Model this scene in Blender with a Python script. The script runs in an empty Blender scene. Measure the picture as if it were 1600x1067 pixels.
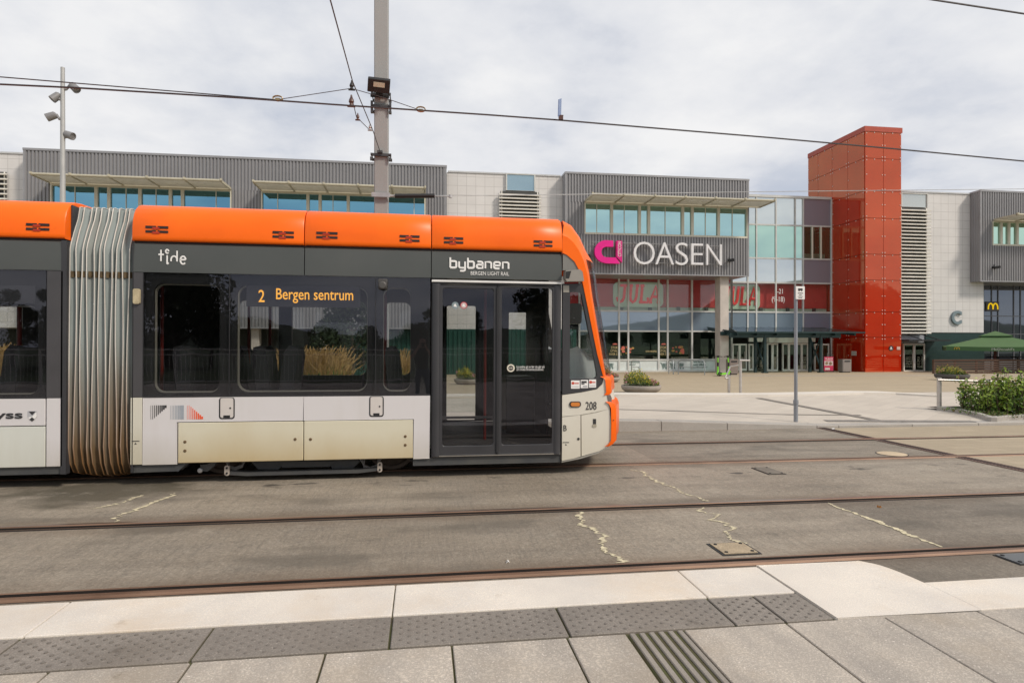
import bpy, math, random
from mathutils import Vector, Matrix
from mathutils.geometry import tessellate_polygon
random.seed(7)
R = math.radians
SC = bpy.context.scene
COL = SC.collection
# ------------------------------------------------------------------ survey: photo pixel -> place
F, HZ, H = 960.0, 538.0, 1.6
TH = math.atan(140.0 / 960.0)
S0, C0 = math.sin(TH), math.cos(TH)
GR = 0.0045            # the tracks fall gently to the right
YT = 7.39              # near side of the tram
def D(px, py):
    u = (px - 800) / F
    return Vector((S0 + u * C0, C0 - u * S0, (HZ - py) / F))
def P(px, py, Y):
    d = D(px, py); return Vector((0, 0, H)) + d * (Y / d.y)
def X(px, Y): return P(px, HZ, Y).x
def Z(px, py, Y): return P(px, py, Y).z
def TX(px, dy=0): return X(px, YT + dy)
def T(px, py, dy=0):
    p = P(px, py, YT + dy); return (p.x, p.z + GR * p.x)
def TZ(pts, dy=0): return sum(T(a, b, dy)[1] for a, b in pts) / len(pts)
def lerp(a, b, t): return a + (b - a) * max(0, min(1, t))
def zk(x): return lerp(.205, .03, (x - 3.6) / 4.3) - GR * x * .5
def zg(x, y):
    if y <= 11.0: return -GR * x
    if y <= 17.0: return lerp(zk(x), .12, (y - 11) / 6)
    return lerp(.12, -.38, (y - 17) / 24)
def G(px, py):
    z = 0
    for _ in range(30):
        d = D(px, py); k = (z - H) / d.z
        p = Vector((0, 0, H)) + d * k
        z = zg(p.x, p.y)
    p.z = z; return p
# ------------------------------------------------------------------ mesh builder
OFF = {}
class MB:
    def __init__(s): s.v = []; s.f = []; s.m = []; s.t = []; s.tone = 0.0
    def add(s, pts, faces, mi=0):
        b = len(s.v); s.v += [tuple(p) for p in pts]
        for f in faces:
            s.f.append([b + i for i in f]); s.m.append(mi); s.t.append(s.tone)
    def poly(s, pts, mi=0): s.add(pts, [list(range(len(pts)))], mi)
    def box(s, x0, x1, y0, y1, z0, z1, mi=0):
        p = [(x, y, z) for z in (z0, z1) for y in (y0, y1) for x in (x0, x1)]
        s.add(p, [(0, 2, 3, 1), (4, 5, 7, 6), (0, 1, 5, 4), (2, 6, 7, 3), (0, 4, 6, 2), (1, 3, 7, 5)], mi)
    def obox(s, c, ax, ay, az, mi=0):
        c, ax, ay, az = map(Vector, (c, ax, ay, az))
        p = [c + ax * i + ay * j + az * k for k in (-1, 1) for j in (-1, 1) for i in (-1, 1)]
        s.add(p, [(0, 2, 3, 1), (4, 5, 7, 6), (0, 1, 5, 4), (2, 6, 7, 3), (0, 4, 6, 2), (1, 3, 7, 5)], mi)
    def prism(s, outer, a, b, holes=(), mi=0, ax='y'):
        def q(p, t): return (p[0], t, p[1]) if ax == 'y' else ((p[0], p[1], t) if ax == 'z' else (t, p[0], p[1]))
        loops = [list(outer)] + [list(h) for h in holes]
        flat = [p for l in loops for p in l]; n = len(flat)
        tri = tessellate_polygon([[Vector((p[0], p[1], 0)) for p in l] for l in loops])
        pts = [q(p, a) for p in flat] + [q(p, b) for p in flat]
        fs = [tuple(t) for t in tri] + [tuple(n + i for i in reversed(t)) for t in tri]
        o = 0
        for l in loops:
            k = len(l)
            for i in range(k):
                j = (i + 1) % k; fs.append((o + i, o + j, n + o + j, n + o + i))
            o += k
        s.add(pts, fs, mi)
    def tube(s, path, r, n=8, mi=0, cap=True, flat=1.0):
        path = [Vector(p) for p in path]; rings = []
        rr = r if isinstance(r, (list, tuple)) else [r] * len(path)
        up = None
        for i, p in enumerate(path):
            a = path[max(0, i - 1)]; b = path[min(len(path) - 1, i + 1)]
            t = (b - a).normalized()
            if up is None:
                up = Vector((0, 0, 1)) if abs(t.z) < .9 else Vector((0, 1, 0))
            e1 = t.cross(up).normalized(); e2 = e1.cross(t).normalized(); up = e2
            ring = []
            for k in range(n):
                w = 2 * math.pi * (k + .5) / n
                o = (e1 * math.cos(w) + e2 * math.sin(w)) * rr[i]
                o.y *= flat
                ring.append(p + o)
            rings.append(ring)
        pts = [q for g in rings for q in g]; fs = []
        for i in range(len(path) - 1):
            for k in range(n):
                k2 = (k + 1) % n
                fs.append((i * n + k, i * n + k2, (i + 1) * n + k2, (i + 1) * n + k))
        if cap:
            fs.append(tuple(reversed(range(n)))); fs.append(tuple(range((len(path) - 1) * n, len(path) * n)))
        s.add(pts, fs, mi)
    def lathe(s, prof, c, n=24, mi=0, ax='z'):
        pts = []; fs = []
        for r, h in prof:
            for k in range(n):
                w = 2 * math.pi * k / n
                if ax == 'z': pts.append((c[0] + r * math.cos(w), c[1] + r * math.sin(w), c[2] + h))
                elif ax == 'y': pts.append((c[0] + r * math.cos(w), c[1] + h, c[2] + r * math.sin(w)))
                else: pts.append((c[0] + h, c[1] + r * math.cos(w), c[2] + r * math.sin(w)))
        for i in range(len(prof) - 1):
            for k in range(n):
                k2 = (k + 1) % n; fs.append((i * n + k, i * n + k2, (i + 1) * n + k2, (i + 1) * n + k))
        fs.append(tuple(reversed(range(n)))); fs.append(tuple(range((len(prof) - 1) * n, len(prof) * n)))
        s.add(pts, fs, mi)
    def grid(s, rows, mi=0, close=False):
        n = len(rows[0]); pts = [p for r in rows for p in r]; fs = []
        for i in range(len(rows) - 1):
            for k in range(n if close else n - 1):
                k2 = (k + 1) % n; fs.append((i * n + k, i * n + k2, (i + 1) * n + k2, (i + 1) * n + k))
        s.add(pts, fs, mi)
    def leaf(s, c, sz, rnd, mi=0, up=0.0):
        c = Vector(c)
        a = Vector((rnd.uniform(-1, 1), rnd.uniform(-1, 1), rnd.uniform(-1, 1) + up)).normalized()
        b = a.cross(Vector((rnd.uniform(-1, 1), rnd.uniform(-1, 1), rnd.uniform(-1, 1)))).normalized()
        w = sz * rnd.uniform(.35, .55); l = sz * rnd.uniform(.7, 1.2)
        n = a.cross(b) * sz * .15
        s.add([c - a * l * .5, c + b * w * .5 + n, c + a * l * .5, c - b * w * .5 + n], [(0, 1, 2, 3)], mi)
    def build(s, name, mats, parent=None, smooth=None, bevel=0, tilt=False, base=True, seg=1):
        if not isinstance(mats, (list, tuple)): mats = [mats]
        v = [Vector(p) for p in s.v]
        if tilt:
            for p in v: p.z -= GR * p.x
        loc = Vector((0, 0, 0))
        if parent is not None: off = OFF.get(parent.name, Vector((0, 0, 0)))
        elif base:
            xs = [p.x for p in v]; ys = [p.y for p in v]
            off = Vector(((min(xs) + max(xs)) / 2, (min(ys) + max(ys)) / 2, min(p.z for p in v))); loc = off
        else: off = Vector((0, 0, 0))
        me = bpy.data.meshes.new(name)
        me.from_pydata([p - off for p in v], [], s.f)
        for m in mats: me.materials.append(m)
        me.polygons.foreach_set('material_index', s.m)
        if any(s.t):
            at = me.attributes.new('tone', 'FLOAT', 'FACE'); at.data.foreach_set('value', s.t)
        if smooth is not None:
            me.polygons.foreach_set('use_smooth', [True] * len(me.polygons))
            me.set_sharp_from_angle(angle=R(smooth))
        me.update()
        o = bpy.data.objects.new(name, me); COL.objects.link(o); o.location = loc
        if parent is not None: o.parent = parent
        OFF[o.name] = off
        if bevel:
            b = o.modifiers.new('bevel', 'BEVEL'); b.width = bevel; b.segments = seg; b.limit_method = 'ANGLE'; b.angle_limit = R(40)
        return o
def tag(o, label=None, cat=None, group=None, kind=None):
    if label: o['label'] = label
    if cat: o['category'] = cat
    if group: o['group'] = group
    if kind: o['kind'] = kind
    return o
def thing(name, loc, label, cat, group=None, rz=0):
    o = bpy.data.objects.new(name, None); COL.objects.link(o); o.location = loc; o.rotation_euler = (0, 0, rz)
    o.empty_display_size = .2
    OFF[o.name] = Vector(loc); return tag(o, label, cat, group)
def copy_tree(o, parent=None):
    c = o.copy(); COL.objects.link(c); c.parent = parent
    for ch in list(o.children): copy_tree(ch, c)
    return c
def rrect(x0, x1, z0, z1, r, n=5):
    out = []
    for cx, cz, a in ((x1 - r, z1 - r, 0), (x0 + r, z1 - r, 90), (x0 + r, z0 + r, 180), (x1 - r, z0 + r, 270)):
        for i in range(n + 1):
            w = R(a + 90 * i / n); out.append((cx + r * math.cos(w), cz + r * math.sin(w)))
    return out
def text(name, body, x0, x1, z0, z1, y, mat, parent=None, depth=.004, offset=0.0, rot=False, ax='y', space=1.0, shear=0.0):
    cu = bpy.data.curves.new('lettering_curve', 'FONT'); cu.body = body; cu.size = 1; cu.extrude = .05; cu.offset = offset
    cu.space_character = space; cu.shear = shear; cu.align_x = 'CENTER'; cu.resolution_u = 4
    ob = bpy.data.objects.new('lettering_curve', cu); COL.objects.link(ob)
    dg = bpy.context.evaluated_depsgraph_get(); dg.update()
    ev = ob.evaluated_get(dg); me = bpy.data.meshes.new_from_object(ev)
    bpy.data.objects.remove(ob); bpy.data.curves.remove(cu)
    co = [v.co.copy() for v in me.vertices]
    if rot: co = [Vector((-c.y, c.x, c.z)) for c in co]
    ax0, ax1 = min(c.x for c in co), max(c.x for c in co); ay0, ay1 = min(c.y for c in co), max(c.y for c in co)
    mb = MB()
    pts = []
    for c in co:
        a = x0 + (c.x - ax0) / (ax1 - ax0) * (x1 - x0); b = z0 + (c.y - ay0) / (ay1 - ay0) * (z1 - z0)
        dpt = (c.z / .05) * depth / 2        # +z of the text faces the viewer
        pts.append((a, y - dpt, b))
    mb.add(pts, [tuple(p.vertices) for p in me.polygons])
    bpy.data.meshes.remove(me)
    return mb.build(name, mat, parent)
# ------------------------------------------------------------------ materials
def newmat(name):
    m = bpy.data.materials.new(name); m.use_nodes = True
    nt = m.node_tree; nt.nodes.clear()
    out = nt.nodes.new('ShaderNodeOutputMaterial')
    return m, nt, out
def nd(nt, typ, ins=None, **props):
    n = nt.nodes.new(typ)
    for k, v in props.items(): setattr(n, k, v)
    for k, v in (ins or {}).items():
        s = n.inputs[k]
        if hasattr(v, 'is_linked') or hasattr(v, 'links'): nt.links.new(v, s)
        else: s.default_value = v
    return n
def c4(c): return (c[0], c[1], c[2], 1)
def mix(nt, fac, a, b, bt='MIX'):
    n = nt.nodes.new('ShaderNodeMix'); n.data_type = 'RGBA'; n.blend_type = bt
    for i, v in ((0, fac), (6, a), (7, b)):
        if hasattr(v, 'links'): nt.links.new(v, n.inputs[i])
        else: n.inputs[i].default_value = v if i == 0 else c4(v)
    return n.outputs[2]
def math_(nt, op, a, b=None, clamp=False):
    n = nt.nodes.new('ShaderNodeMath'); n.operation = op; n.use_clamp = clamp
    for i, v in ((0, a), (1, b)):
        if v is None: continue
        if hasattr(v, 'links'): nt.links.new(v, n.inputs[i])
        else: n.inputs[i].default_value = v
    return n.outputs[0]
def ramp(nt, fac, p0, p1, v0=0.0, v1=1.0):
    n = nt.nodes.new('ShaderNodeMapRange'); n.clamp = True
    nt.links.new(fac, n.inputs[0])
    for i, v in enumerate((p0, p1, v0, v1)): n.inputs[i + 1].default_value = v
    return n.outputs[0]
def noise(nt, vec, scale, detail=4, rough=.55, sc=None):
    if sc:
        mp = nd(nt, 'ShaderNodeMapping', {'Vector': vec}); mp.inputs['Scale'].default_value = sc; vec = mp.outputs[0]
    return nd(nt, 'ShaderNodeTexNoise', {'Vector': vec, 'Scale': scale, 'Detail': detail, 'Roughness': rough}).outputs[0]
def M(name, col, rough=.5, metal=0, var=.08, vs=2.0, col2=None, bump=0, bs=60, spec=.5, coat=0, tone=0, speck=0, ss=120, sc=None, stain=None, sts=.9, sta=.5):
    m, nt, out = newmat(name)
    tc = nd(nt, 'ShaderNodeTexCoord').outputs['Object']
    nz = noise(nt, tc, vs, 5, sc=sc)
    f = ramp(nt, nz, .3, .7)
    a = tuple(c * (1 - var) for c in col); b = col2 if col2 else tuple(min(1, c * (1 + var)) for c in col)
    c = mix(nt, f, a, b)
    if speck:
        sp = noise(nt, tc, ss, 2, .7)
        c = mix(nt, ramp(nt, sp, .35, .65, 0, speck), c, tuple(x * .35 for x in col))
        c = mix(nt, ramp(nt, sp, .56, .72, 0, speck), c, tuple(min(1, x * 1.7) for x in col))
    if stain:
        s1 = noise(nt, tc, sts, 6, .62); s2 = noise(nt, tc, sts * 3.7, 5, .65)
        c = mix(nt, math_(nt, 'MULTIPLY', ramp(nt, s1, .48, .72), ramp(nt, s2, .3, .65, .35, sta)), c, stain)
        c = mix(nt, ramp(nt, s2, .66, .74, 0, sta * .8), c, tuple(x * .62 for x in stain))
    if tone:
        at = nd(nt, 'ShaderNodeAttribute', attribute_name='tone').outputs['Fac']
        hs = nd(nt, 'ShaderNodeHueSaturation', {'Color': c, 'Value': math_(nt, 'ADD', 1.0, at)})
        c = hs.outputs[0]
    ins = {'Base Color': c, 'Roughness': ramp(nt, nz, .2, .8, max(0, rough - .06), min(1, rough + .06)), 'Metallic': metal, 'Specular IOR Level': spec, 'Coat Weight': coat}
    if bump:
        bn = noise(nt, tc, bs, 3, .6)
        ins['Normal'] = nd(nt, 'ShaderNodeBump', {'Height': bn, 'Strength': bump, 'Distance': .01}).outputs[0]
    p = nd(nt, 'ShaderNodeBsdfPrincipled', ins)
    nt.links.new(p.outputs[0], out.inputs[0]); return m
def glass(name, tint, base=.05, edge=.5, refl=(1, 1, 1), wav=0.0, ws=1.2, rough=0.0):
    m, nt, out = newmat(name)
    lw = nd(nt, 'ShaderNodeLayerWeight', {'Blend': .5}).outputs['Facing']
    fac = math_(nt, 'ADD', math_(nt, 'MULTIPLY', math_(nt, 'POWER', lw, 4.0), edge), base, True)
    tr = nd(nt, 'ShaderNodeBsdfTransparent', {'Color': c4(tint)})
    ins = {'Color': c4(refl), 'Roughness': rough}
    if wav:
        tc = nd(nt, 'ShaderNodeTexCoord').outputs['Object']
        ins['Normal'] = nd(nt, 'ShaderNodeBump', {'Height': noise(nt, tc, ws, 2), 'Strength': wav, 'Distance': .05}).outputs[0]
    gl = nd(nt, 'ShaderNodeBsdfGlossy', ins)
    mx = nd(nt, 'ShaderNodeMixShader', {0: fac, 1: tr.outputs[0], 2: gl.outputs[0]})
    nt.links.new(mx.outputs[0], out.inputs[0]); return m
def mirror_glass(name, refl, dark, fac=.75, wav=.03, ws=.35):
    m, nt, out = newmat(name)
    tc = nd(nt, 'ShaderNodeTexCoord').outputs['Object']
    bp = nd(nt, 'ShaderNodeBump', {'Height': noise(nt, tc, ws, 2), 'Strength': wav, 'Distance': .1}).outputs[0]
    a = nd(nt, 'ShaderNodeBsdfDiffuse', {'Color': c4(dark)}); g = nd(nt, 'ShaderNodeBsdfGlossy', {'Color': c4(refl), 'Roughness': .02, 'Normal': bp})
    mx = nd(nt, 'ShaderNodeMixShader', {0: fac, 1: a.outputs[0], 2: g.outputs[0]})
    nt.links.new(mx.outputs[0], out.inputs[0]); return m
def emit(name, col, st):
    m, nt, out = newmat(name)
    e = nd(nt, 'ShaderNodeEmission', {'Color': c4(col), 'Strength': st}); nt.links.new(e.outputs[0], out.inputs[0]); return m
def tile_mat(name, col, mortar, w, h, ms=.02, rough=.4, offset=0.0, ax='xz', var=.05, rotz=0, speck=0):
    m, nt, out = newmat(name)
    tc = nd(nt, 'ShaderNodeTexCoord').outputs['Object']
    sp = nd(nt, 'ShaderNodeSeparateXYZ', {0: tc})
    a, b = (('X', 'Z') if ax == 'xz' else ('X', 'Y'))
    v = nd(nt, 'ShaderNodeCombineXYZ', {'X': sp.outputs[a], 'Y': sp.outputs[b]}).outputs[0]
    if rotz:
        mp = nd(nt, 'ShaderNodeMapping', {'Vector': v}); mp.inputs['Rotation'].default_value = (0, 0, rotz); v = mp.outputs[0]
    br = nd(nt, 'ShaderNodeTexBrick', {'Vector': v, 'Color1': c4(tuple(x * (1 - var) for x in col)), 'Color2': c4(tuple(min(1, x * (1 + var)) for x in col)), 'Mortar': c4(mortar), 'Scale': 1.0, 'Mortar Size': ms, 'Brick Width': w, 'Row Height': h, 'Mortar Smooth': .1})
    br.offset = offset; br.squash = 1
    nz = noise(nt, tc, 1.3, 5)
    c = mix(nt, ramp(nt, nz, .3, .75, 0, .22), br.outputs[0], tuple(x * .6 for x in col))
    if speck:
        c = mix(nt, ramp(nt, noise(nt, tc, 60, 2, .7), .5, .7, 0, speck), c, tuple(x * .5 for x in col))
    p = nd(nt, 'ShaderNodeBsdfPrincipled', {'Base Color': c, 'Roughness': rough})
    nt.links.new(p.outputs[0], out.inputs[0]); return m
def streak_mat(name, col, dirt, z0, z1, rough=.55, amt=.8, vs=3, streak=(6, 6, .7), bump=0):
    """paint or fabric with dirt that gathers toward the bottom (z0 dirty, z1 clean), in runs"""
    m, nt, out = newmat(name)
    tc = nd(nt, 'ShaderNodeTexCoord').outputs['Object']
    z = nd(nt, 'ShaderNodeSeparateXYZ', {0: tc}).outputs['Z']
    g = ramp(nt, z, z0, z1, 1, 0)
    nz = noise(nt, tc, vs, 5, sc=streak)
    f = math_(nt, 'MULTIPLY', math_(nt, 'ADD', g, math_(nt, 'MULTIPLY', math_(nt, 'SUBTRACT', nz, .5), 1.1)), amt, True)
    c = mix(nt, f, col, dirt)
    ins = {'Base Color': c, 'Roughness': rough}
    if bump: ins['Normal'] = nd(nt, 'ShaderNodeBump', {'Height': noise(nt, tc, 9, 4, sc=(1, 1, .5)), 'Strength': bump, 'Distance': .02}).outputs[0]
    p = nd(nt, 'ShaderNodeBsdfPrincipled', ins); nt.links.new(p.outputs[0], out.inputs[0]); return m
# ------------------------------------------------------------------ shared materials
m_white = M('granite_white', (.72, .665, .60), .7, var=.1, vs=1.6, col2=(.82, .75, .655), speck=.5, ss=150, bump=.15, bs=120, tone=1, stain=(.58, .46, .33), sts=1.1, sta=.75)
m_kerbg = M('granite_grey', (.44, .41, .37), .75, var=.12, vs=2, speck=.6, ss=110, bump=.2, bs=90, tone=1)
m_paver = M('paver_granite', (.45, .405, .355), .7, var=.2, vs=5, col2=(.57, .505, .425), speck=.75, ss=70, bump=.25, bs=90, tone=1, sc=(1, .35, 1), stain=(.33, .27, .20), sts=1.3, sta=.8)
m_tact = M('tactile_stone', (.265, .235, .205), .75, var=.16, vs=2.5, speck=.7, ss=80, bump=.3, bs=90, tone=1, stain=(.15, .125, .10), sts=1.2, sta=.8)
m_bump = M('tactile_stud', (.15, .132, .115), .7)
m_joint = M('mossy_joint', (.11, .085, .045), .9, var=.4, vs=9, col2=(.07, .075, .025))
m_rail = M('rail_rust', (.15, .075, .04), .5, var=.3, vs=5, col2=(.27, .165, .11), metal=.3, sc=(.25, 1, 1))
m_rshine = M('rail_polished', (.50, .44, .40), .32, var=.25, vs=4, metal=.85, sc=(.2, 1, 1), col2=(.30, .20, .15))
m_rdark = M('rail_groove', (.012, .008, .006), .8, var=.3, vs=4)
m_asph = M('base_ground', (.12, .11, .10), .9, var=.2, vs=.6, speck=.4, ss=60)
m_crack = M('crack_sealant', (.54, .48, .33), .85, var=.3, vs=22, bump=.3, bs=40)
m_black = M('matt_black', (.012, .012, .013), .55)
m_dgrey = M('dark_grey_paint', (.055, .057, .062), .42)
m_steel = M('galvanised_steel', (.42, .42, .42), .45, metal=.6, var=.15, vs=8)
m_inox = M('stainless_steel', (.55, .52, .49), .38, metal=.7, var=.1, vs=8)
m_cream = M('cream_aluminium', (.62, .60, .50), .45, var=.04)
m_wire = M('copper_wire', (.035, .027, .03), .5)
m_dgreen = M('dark_green_steel', (.012, .034, .036), .4)
def concrete_track():
    m, nt, out = newmat('track_concrete')
    tc = nd(nt, 'ShaderNodeTexCoord').outputs['Object']
    big = noise(nt, tc, .55, 5, .6); med = noise(nt, tc, 2.2, 6, .6, sc=(.6, 1, 1)); fine = noise(nt, tc, 70, 3, .7)
    c = mix(nt, ramp(nt, big, .32, .68), (.20, .158, .108), (.30, .25, .185))
    c = mix(nt, ramp(nt, med, .42, .75, 0, .55), c, (.17, .145, .115))
    ag = noise(nt, tc, 26, 3, .75)
    c = mix(nt, ramp(nt, ag, .52, .7, 0, .4), c, (.44, .37, .28))
    c = mix(nt, ramp(nt, ag, .46, .3, 0, .4), c, (.085, .07, .05))
    lng = noise(nt, tc, 1.0, 5, .6, sc=(.12, 2.6, 1))
    c = mix(nt, ramp(nt, lng, .5, .72, 0, .5), c, (.125, .10, .072))
    c = mix(nt, ramp(nt, lng, .45, .28, 0, .4), c, (.36, .30, .225))
    c = mix(nt, ramp(nt, fine, .52, .72, 0, .5), c, (.46, .40, .32))
    c = mix(nt, ramp(nt, fine, .45, .3, 0, .55), c, (.085, .075, .06))
    # brushed texture across the track
    br = noise(nt, tc, 45, 2, .5, sc=(1, .06, 1))
    c = mix(nt, ramp(nt, br, .5, .68, 0, .22), c, (.10, .09, .075))
    y = nd(nt, 'ShaderNodeSeparateXYZ', {0: tc}).outputs['Y']
    rust = None
    for r in RY:
        d = math_(nt, 'ABSOLUTE', math_(nt, 'SUBTRACT', y, r))
        f = ramp(nt, d, .05, .34, 1, 0)
        rust = f if rust is None else math_(nt, 'MAXIMUM', rust, f)
    nz = noise(nt, tc, 3.0, 5, .65, sc=(.35, 1, 1))
    rf = math_(nt, 'MULTIPLY', rust, ramp(nt, nz, .3, .7, .15, .95))
    c = mix(nt, rf, c, (.135, .085, .045))
    # dark oil drips on the line of the tram axles
    od = ramp(nt, math_(nt, 'ABSOLUTE', math_(nt, 'SUBTRACT', y, 7.25)), .0, .3, 1, 0)
    on = noise(nt, tc, 3.4, 3, .5, sc=(.8, 2.0, 1))
    c = mix(nt, math_(nt, 'MULTIPLY', ramp(nt, on, .60, .66), od), c, (.05, .042, .033))
    # wet dark patch under the bellows
    sp_ = nd(nt, 'ShaderNodeSeparateXYZ', {0: tc})
    dx = math_(nt, 'MULTIPLY', math_(nt, 'ADD', sp_.outputs['X'], 3.5), .85); dy = math_(nt, 'MULTIPLY', math_(nt, 'SUBTRACT', sp_.outputs['Y'], 7.15), 1.5)
    rr = math_(nt, 'SQRT', math_(nt, 'ADD', math_(nt, 'MULTIPLY', dx, dx), math_(nt, 'MULTIPLY', dy, dy)))
    wet = ramp(nt, math_(nt, 'ADD', rr, math_(nt, 'MULTIPLY', math_(nt, 'SUBTRACT', med, .5), 2.0)), .45, .95, .8, 0)
    c = mix(nt, wet, c, (.062, .052, .03))
    # soft wide stains
    st = noise(nt, tc, .9, 3, .5, sc=(.7, 1.6, 1))
    c = mix(nt, ramp(nt, st, .55, .68, 0, .6), c, (.105, .088, .065))
    bl = noise(nt, tc, 2.6, 6, .7)
    c = mix(nt, ramp(nt, bl, .60, .70, 0, .5), c, (.09, .078, .06)); c = mix(nt, ramp(nt, bl, .40, .30, 0, .45), c, (.36, .31, .24))
    at = nd(nt, 'ShaderNodeAttribute', attribute_name='tone').outputs['Fac']
    c = nd(nt, 'ShaderNodeHueSaturation', {'Color': c, 'Value': math_(nt, 'ADD', 1.0, at), 'Saturation': .84}).outputs[0]
    b1 = nd(nt, 'ShaderNodeBump', {'Height': math_(nt, 'ADD', fine, math_(nt, 'MULTIPLY', br, .6)), 'Strength': .22, 'Distance': .006}).outputs[0]
    p = nd(nt, 'ShaderNodeBsdfPrincipled', {'Base Color': c, 'Roughness': ramp(nt, med, .3, .7, .62, .85), 'Normal': b1})
    nt.links.new(p.outputs[0], out.inputs[0]); return m
RY = [4.255, 5.84, 7.94, 9.56]
m_track = concrete_track()
m_tan = tile_mat('tan_crossing', (.37, .305, .215), (.25, .2, .13), .5, .25, .006, .8, .5, 'xy', .06, 0, .35)
m_plaza = tile_mat('plaza_paving', (.41, .335, .23), (.30, .235, .15), .9, .3, .008, .8, .5, 'xy', .05, R(18), .3)
m_light = tile_mat('light_paving', (.53, .475, .405), (.46, .41, .36), 1.2, .33, .008, .7, .5, 'xy', .06, R(-38), .25)
# ------------------------------------------------------------------ ground
g = MB(); g.box(-700, 700, -700, 700, -1.6, -1.5)
tag(g.build('ground', m_asph, base=False), kind='structure')
# track bed in strips between the rails, slabs of slightly different concrete
road = MB()
HW = .085
ys = [3.0, RY[0] - HW, RY[0] + HW, RY[1] - HW, RY[1] + HW, RY[2] - HW, RY[2] + HW, RY[3] - HW, RY[3] + HW, 11.0]
def strip(y0, y1, cuts, tones):
    for i in range(len(cuts) - 1):
        road.tone = tones[i]
        road.box(cuts[i], cuts[i + 1], y0, y1, -.3, 0)
XC = 7.62
strip(ys[0], ys[1], [-60, 3.0, XC, 60], [.0001, -.28, -.2])
strip(ys[2], ys[3], [-60, -14.5, -2.7, 1.45, 2.62, 4.1, XC, 60], [.05, -.02, -.08, .1, .06, -.24, -.24])
strip(ys[4], ys[5], [-60, -14, -2.75, 2.74, XC, 60], [-.02, -.02, .02, .1, .1])
strip(ys[6], ys[7], [-60, -9, 3.2, 60], [-.02, .08, -.1])
strip(ys[8], ys[9], [-60, 3.0, 60], [-.05, -.05])
tag(road.build('road', m_track, base=False, tilt=True), kind='structure')
bed = MB(); bed.box(-60, 60, 3.0, 11.0, -.5, -.31)
tag(bed.build('trackbed_ground', m_rdark, base=False, tilt=True), kind='structure')
cr = MB(); cr.box(XC + .2, 60, 6.5, RY[2] - HW, .0, .004); cr.box(XC + .2, 60, RY[2] + HW, RY[3] - HW, .0, .004); cr.box(XC + .2, 60, RY[3] + HW, 10.95, 0, .004)
tag(cr.build('crossing_pavement', m_tan, base=False, tilt=True), kind='structure')
# rails
rail_lab = ['rusty grooved tram rail running right beside the white platform kerb',
            'rusty grooved tram rail second from the platform, its worn head catching the light',
            'brown grooved tram rail under the near wheels of the orange and white tram',
            'thin shiny tram rail nearest the far kerb, behind the tram']
for i, r in enumerate(RY):
    s = 1 if i % 2 == 0 else -1     # groove on the inside of the track
    prof = [(-.085, .001, 2), (-.075, .001, 2), (-.073, -.006, 0), (-.066, .006, 0), (-.058, .014, 1), (-.016, .014, 1), (-.008, .006, 0), (-.004, -.03, 2), (.050, -.03, 2), (.054, .006, 0), (.072, .008, 0), (.076, .001, 2), (.085, .001, 2)]
    mb = MB()
    N = 24
    for k in range(len(prof) - 1):
        a, b = prof[k], prof[k + 1]; mi = max(a[2], b[2]) if 2 in (a[2], b[2]) else (1 if a[2] == b[2] == 1 else 0)
        rows = [[(-60 + 120 * j / N, r + s * a[0], a[1]) for j in range(N + 1)], [(-60 + 120 * j / N, r + s * b[0], b[1]) for j in range(N + 1)]]
        mb.grid(rows, mi)
    mb.box(-60, 60, r - .08, r + .08, -.3, -.06, 2)
    o = mb.build('tram_rail', [m_rail, m_rshine if i in (1, 3) else m_rail, m_rdark], tilt=True)
    tag(o, rail_lab[i], 'rail', 'tram rails')
# cracks filled with pale sealant
rnd = random.Random(3)
def crack(x0, y0, x1, y1, w, n, jag):
    mb = MB(); L = []; Rr = []; n *= 4
    x = 0; wl = wr = .5
    for i in range(n + 1):
        t = i / n; x += rnd.gauss(0, jag * .28); x *= .96
        wl = min(1.3, max(.25, wl + rnd.gauss(0, .22))); wr = min(1.3, max(.25, wr + rnd.gauss(0, .22)))
        if rnd.random() < .03: wl = wr = .05
        cx = lerp(x0, x1, t) + x; cy = y0 + (y1 - y0) * t
        L.append((cx - w * wl * rnd.uniform(.8, 1.15), cy, .004)); Rr.append((cx + w * wr * rnd.uniform(.8, 1.15), cy, .004))
    mb.grid([L, Rr]); return tag(mb.build('road_crack', m_crack, base=False, tilt=True), kind='structure')
crack(1.50, RY[1] - .1, 1.45, RY[0] + .1, .030, 34, .05)
crack(2.74, RY[1] - .1, 2.56, RY[0] + .3, .030, 34, .05)
crack(4.1, RY[1] - .1, 4.1, RY[0] + .1, .028, 30, .016)
crack(2.66, 7.6, 2.80, RY[1] + .12, .024, 34, .05)
crack(-2.62, 7.0, -2.74, RY[1] + .1, .022, 24, .04)
crack(-2.95, 6.95, -3.15, 6.45, .03, 12, .06)
# steel drain channel across the tracks
mb = MB()
for y0, y1 in ((6.3, RY[2] - HW), (RY[2] + HW, RY[3] - HW), (RY[3] + HW, 11.0)):
    mb.box(XC, XC + .19, y0, y1, .004, .009)
    k = y0 + .03
    while k < y1 - .02: mb.box(XC + .03, XC + .16, k, k + .018, .009, .013, 1); k += .05
m_chan = M('rusty_channel', (.16, .095, .075), .6, var=.2, vs=3)
tag(mb.build('drain_channel', [m_chan, m_rdark], tilt=True), 'brown rusty drain channel crossing the tracks at the edge of the tan crossing', 'drain')
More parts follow.
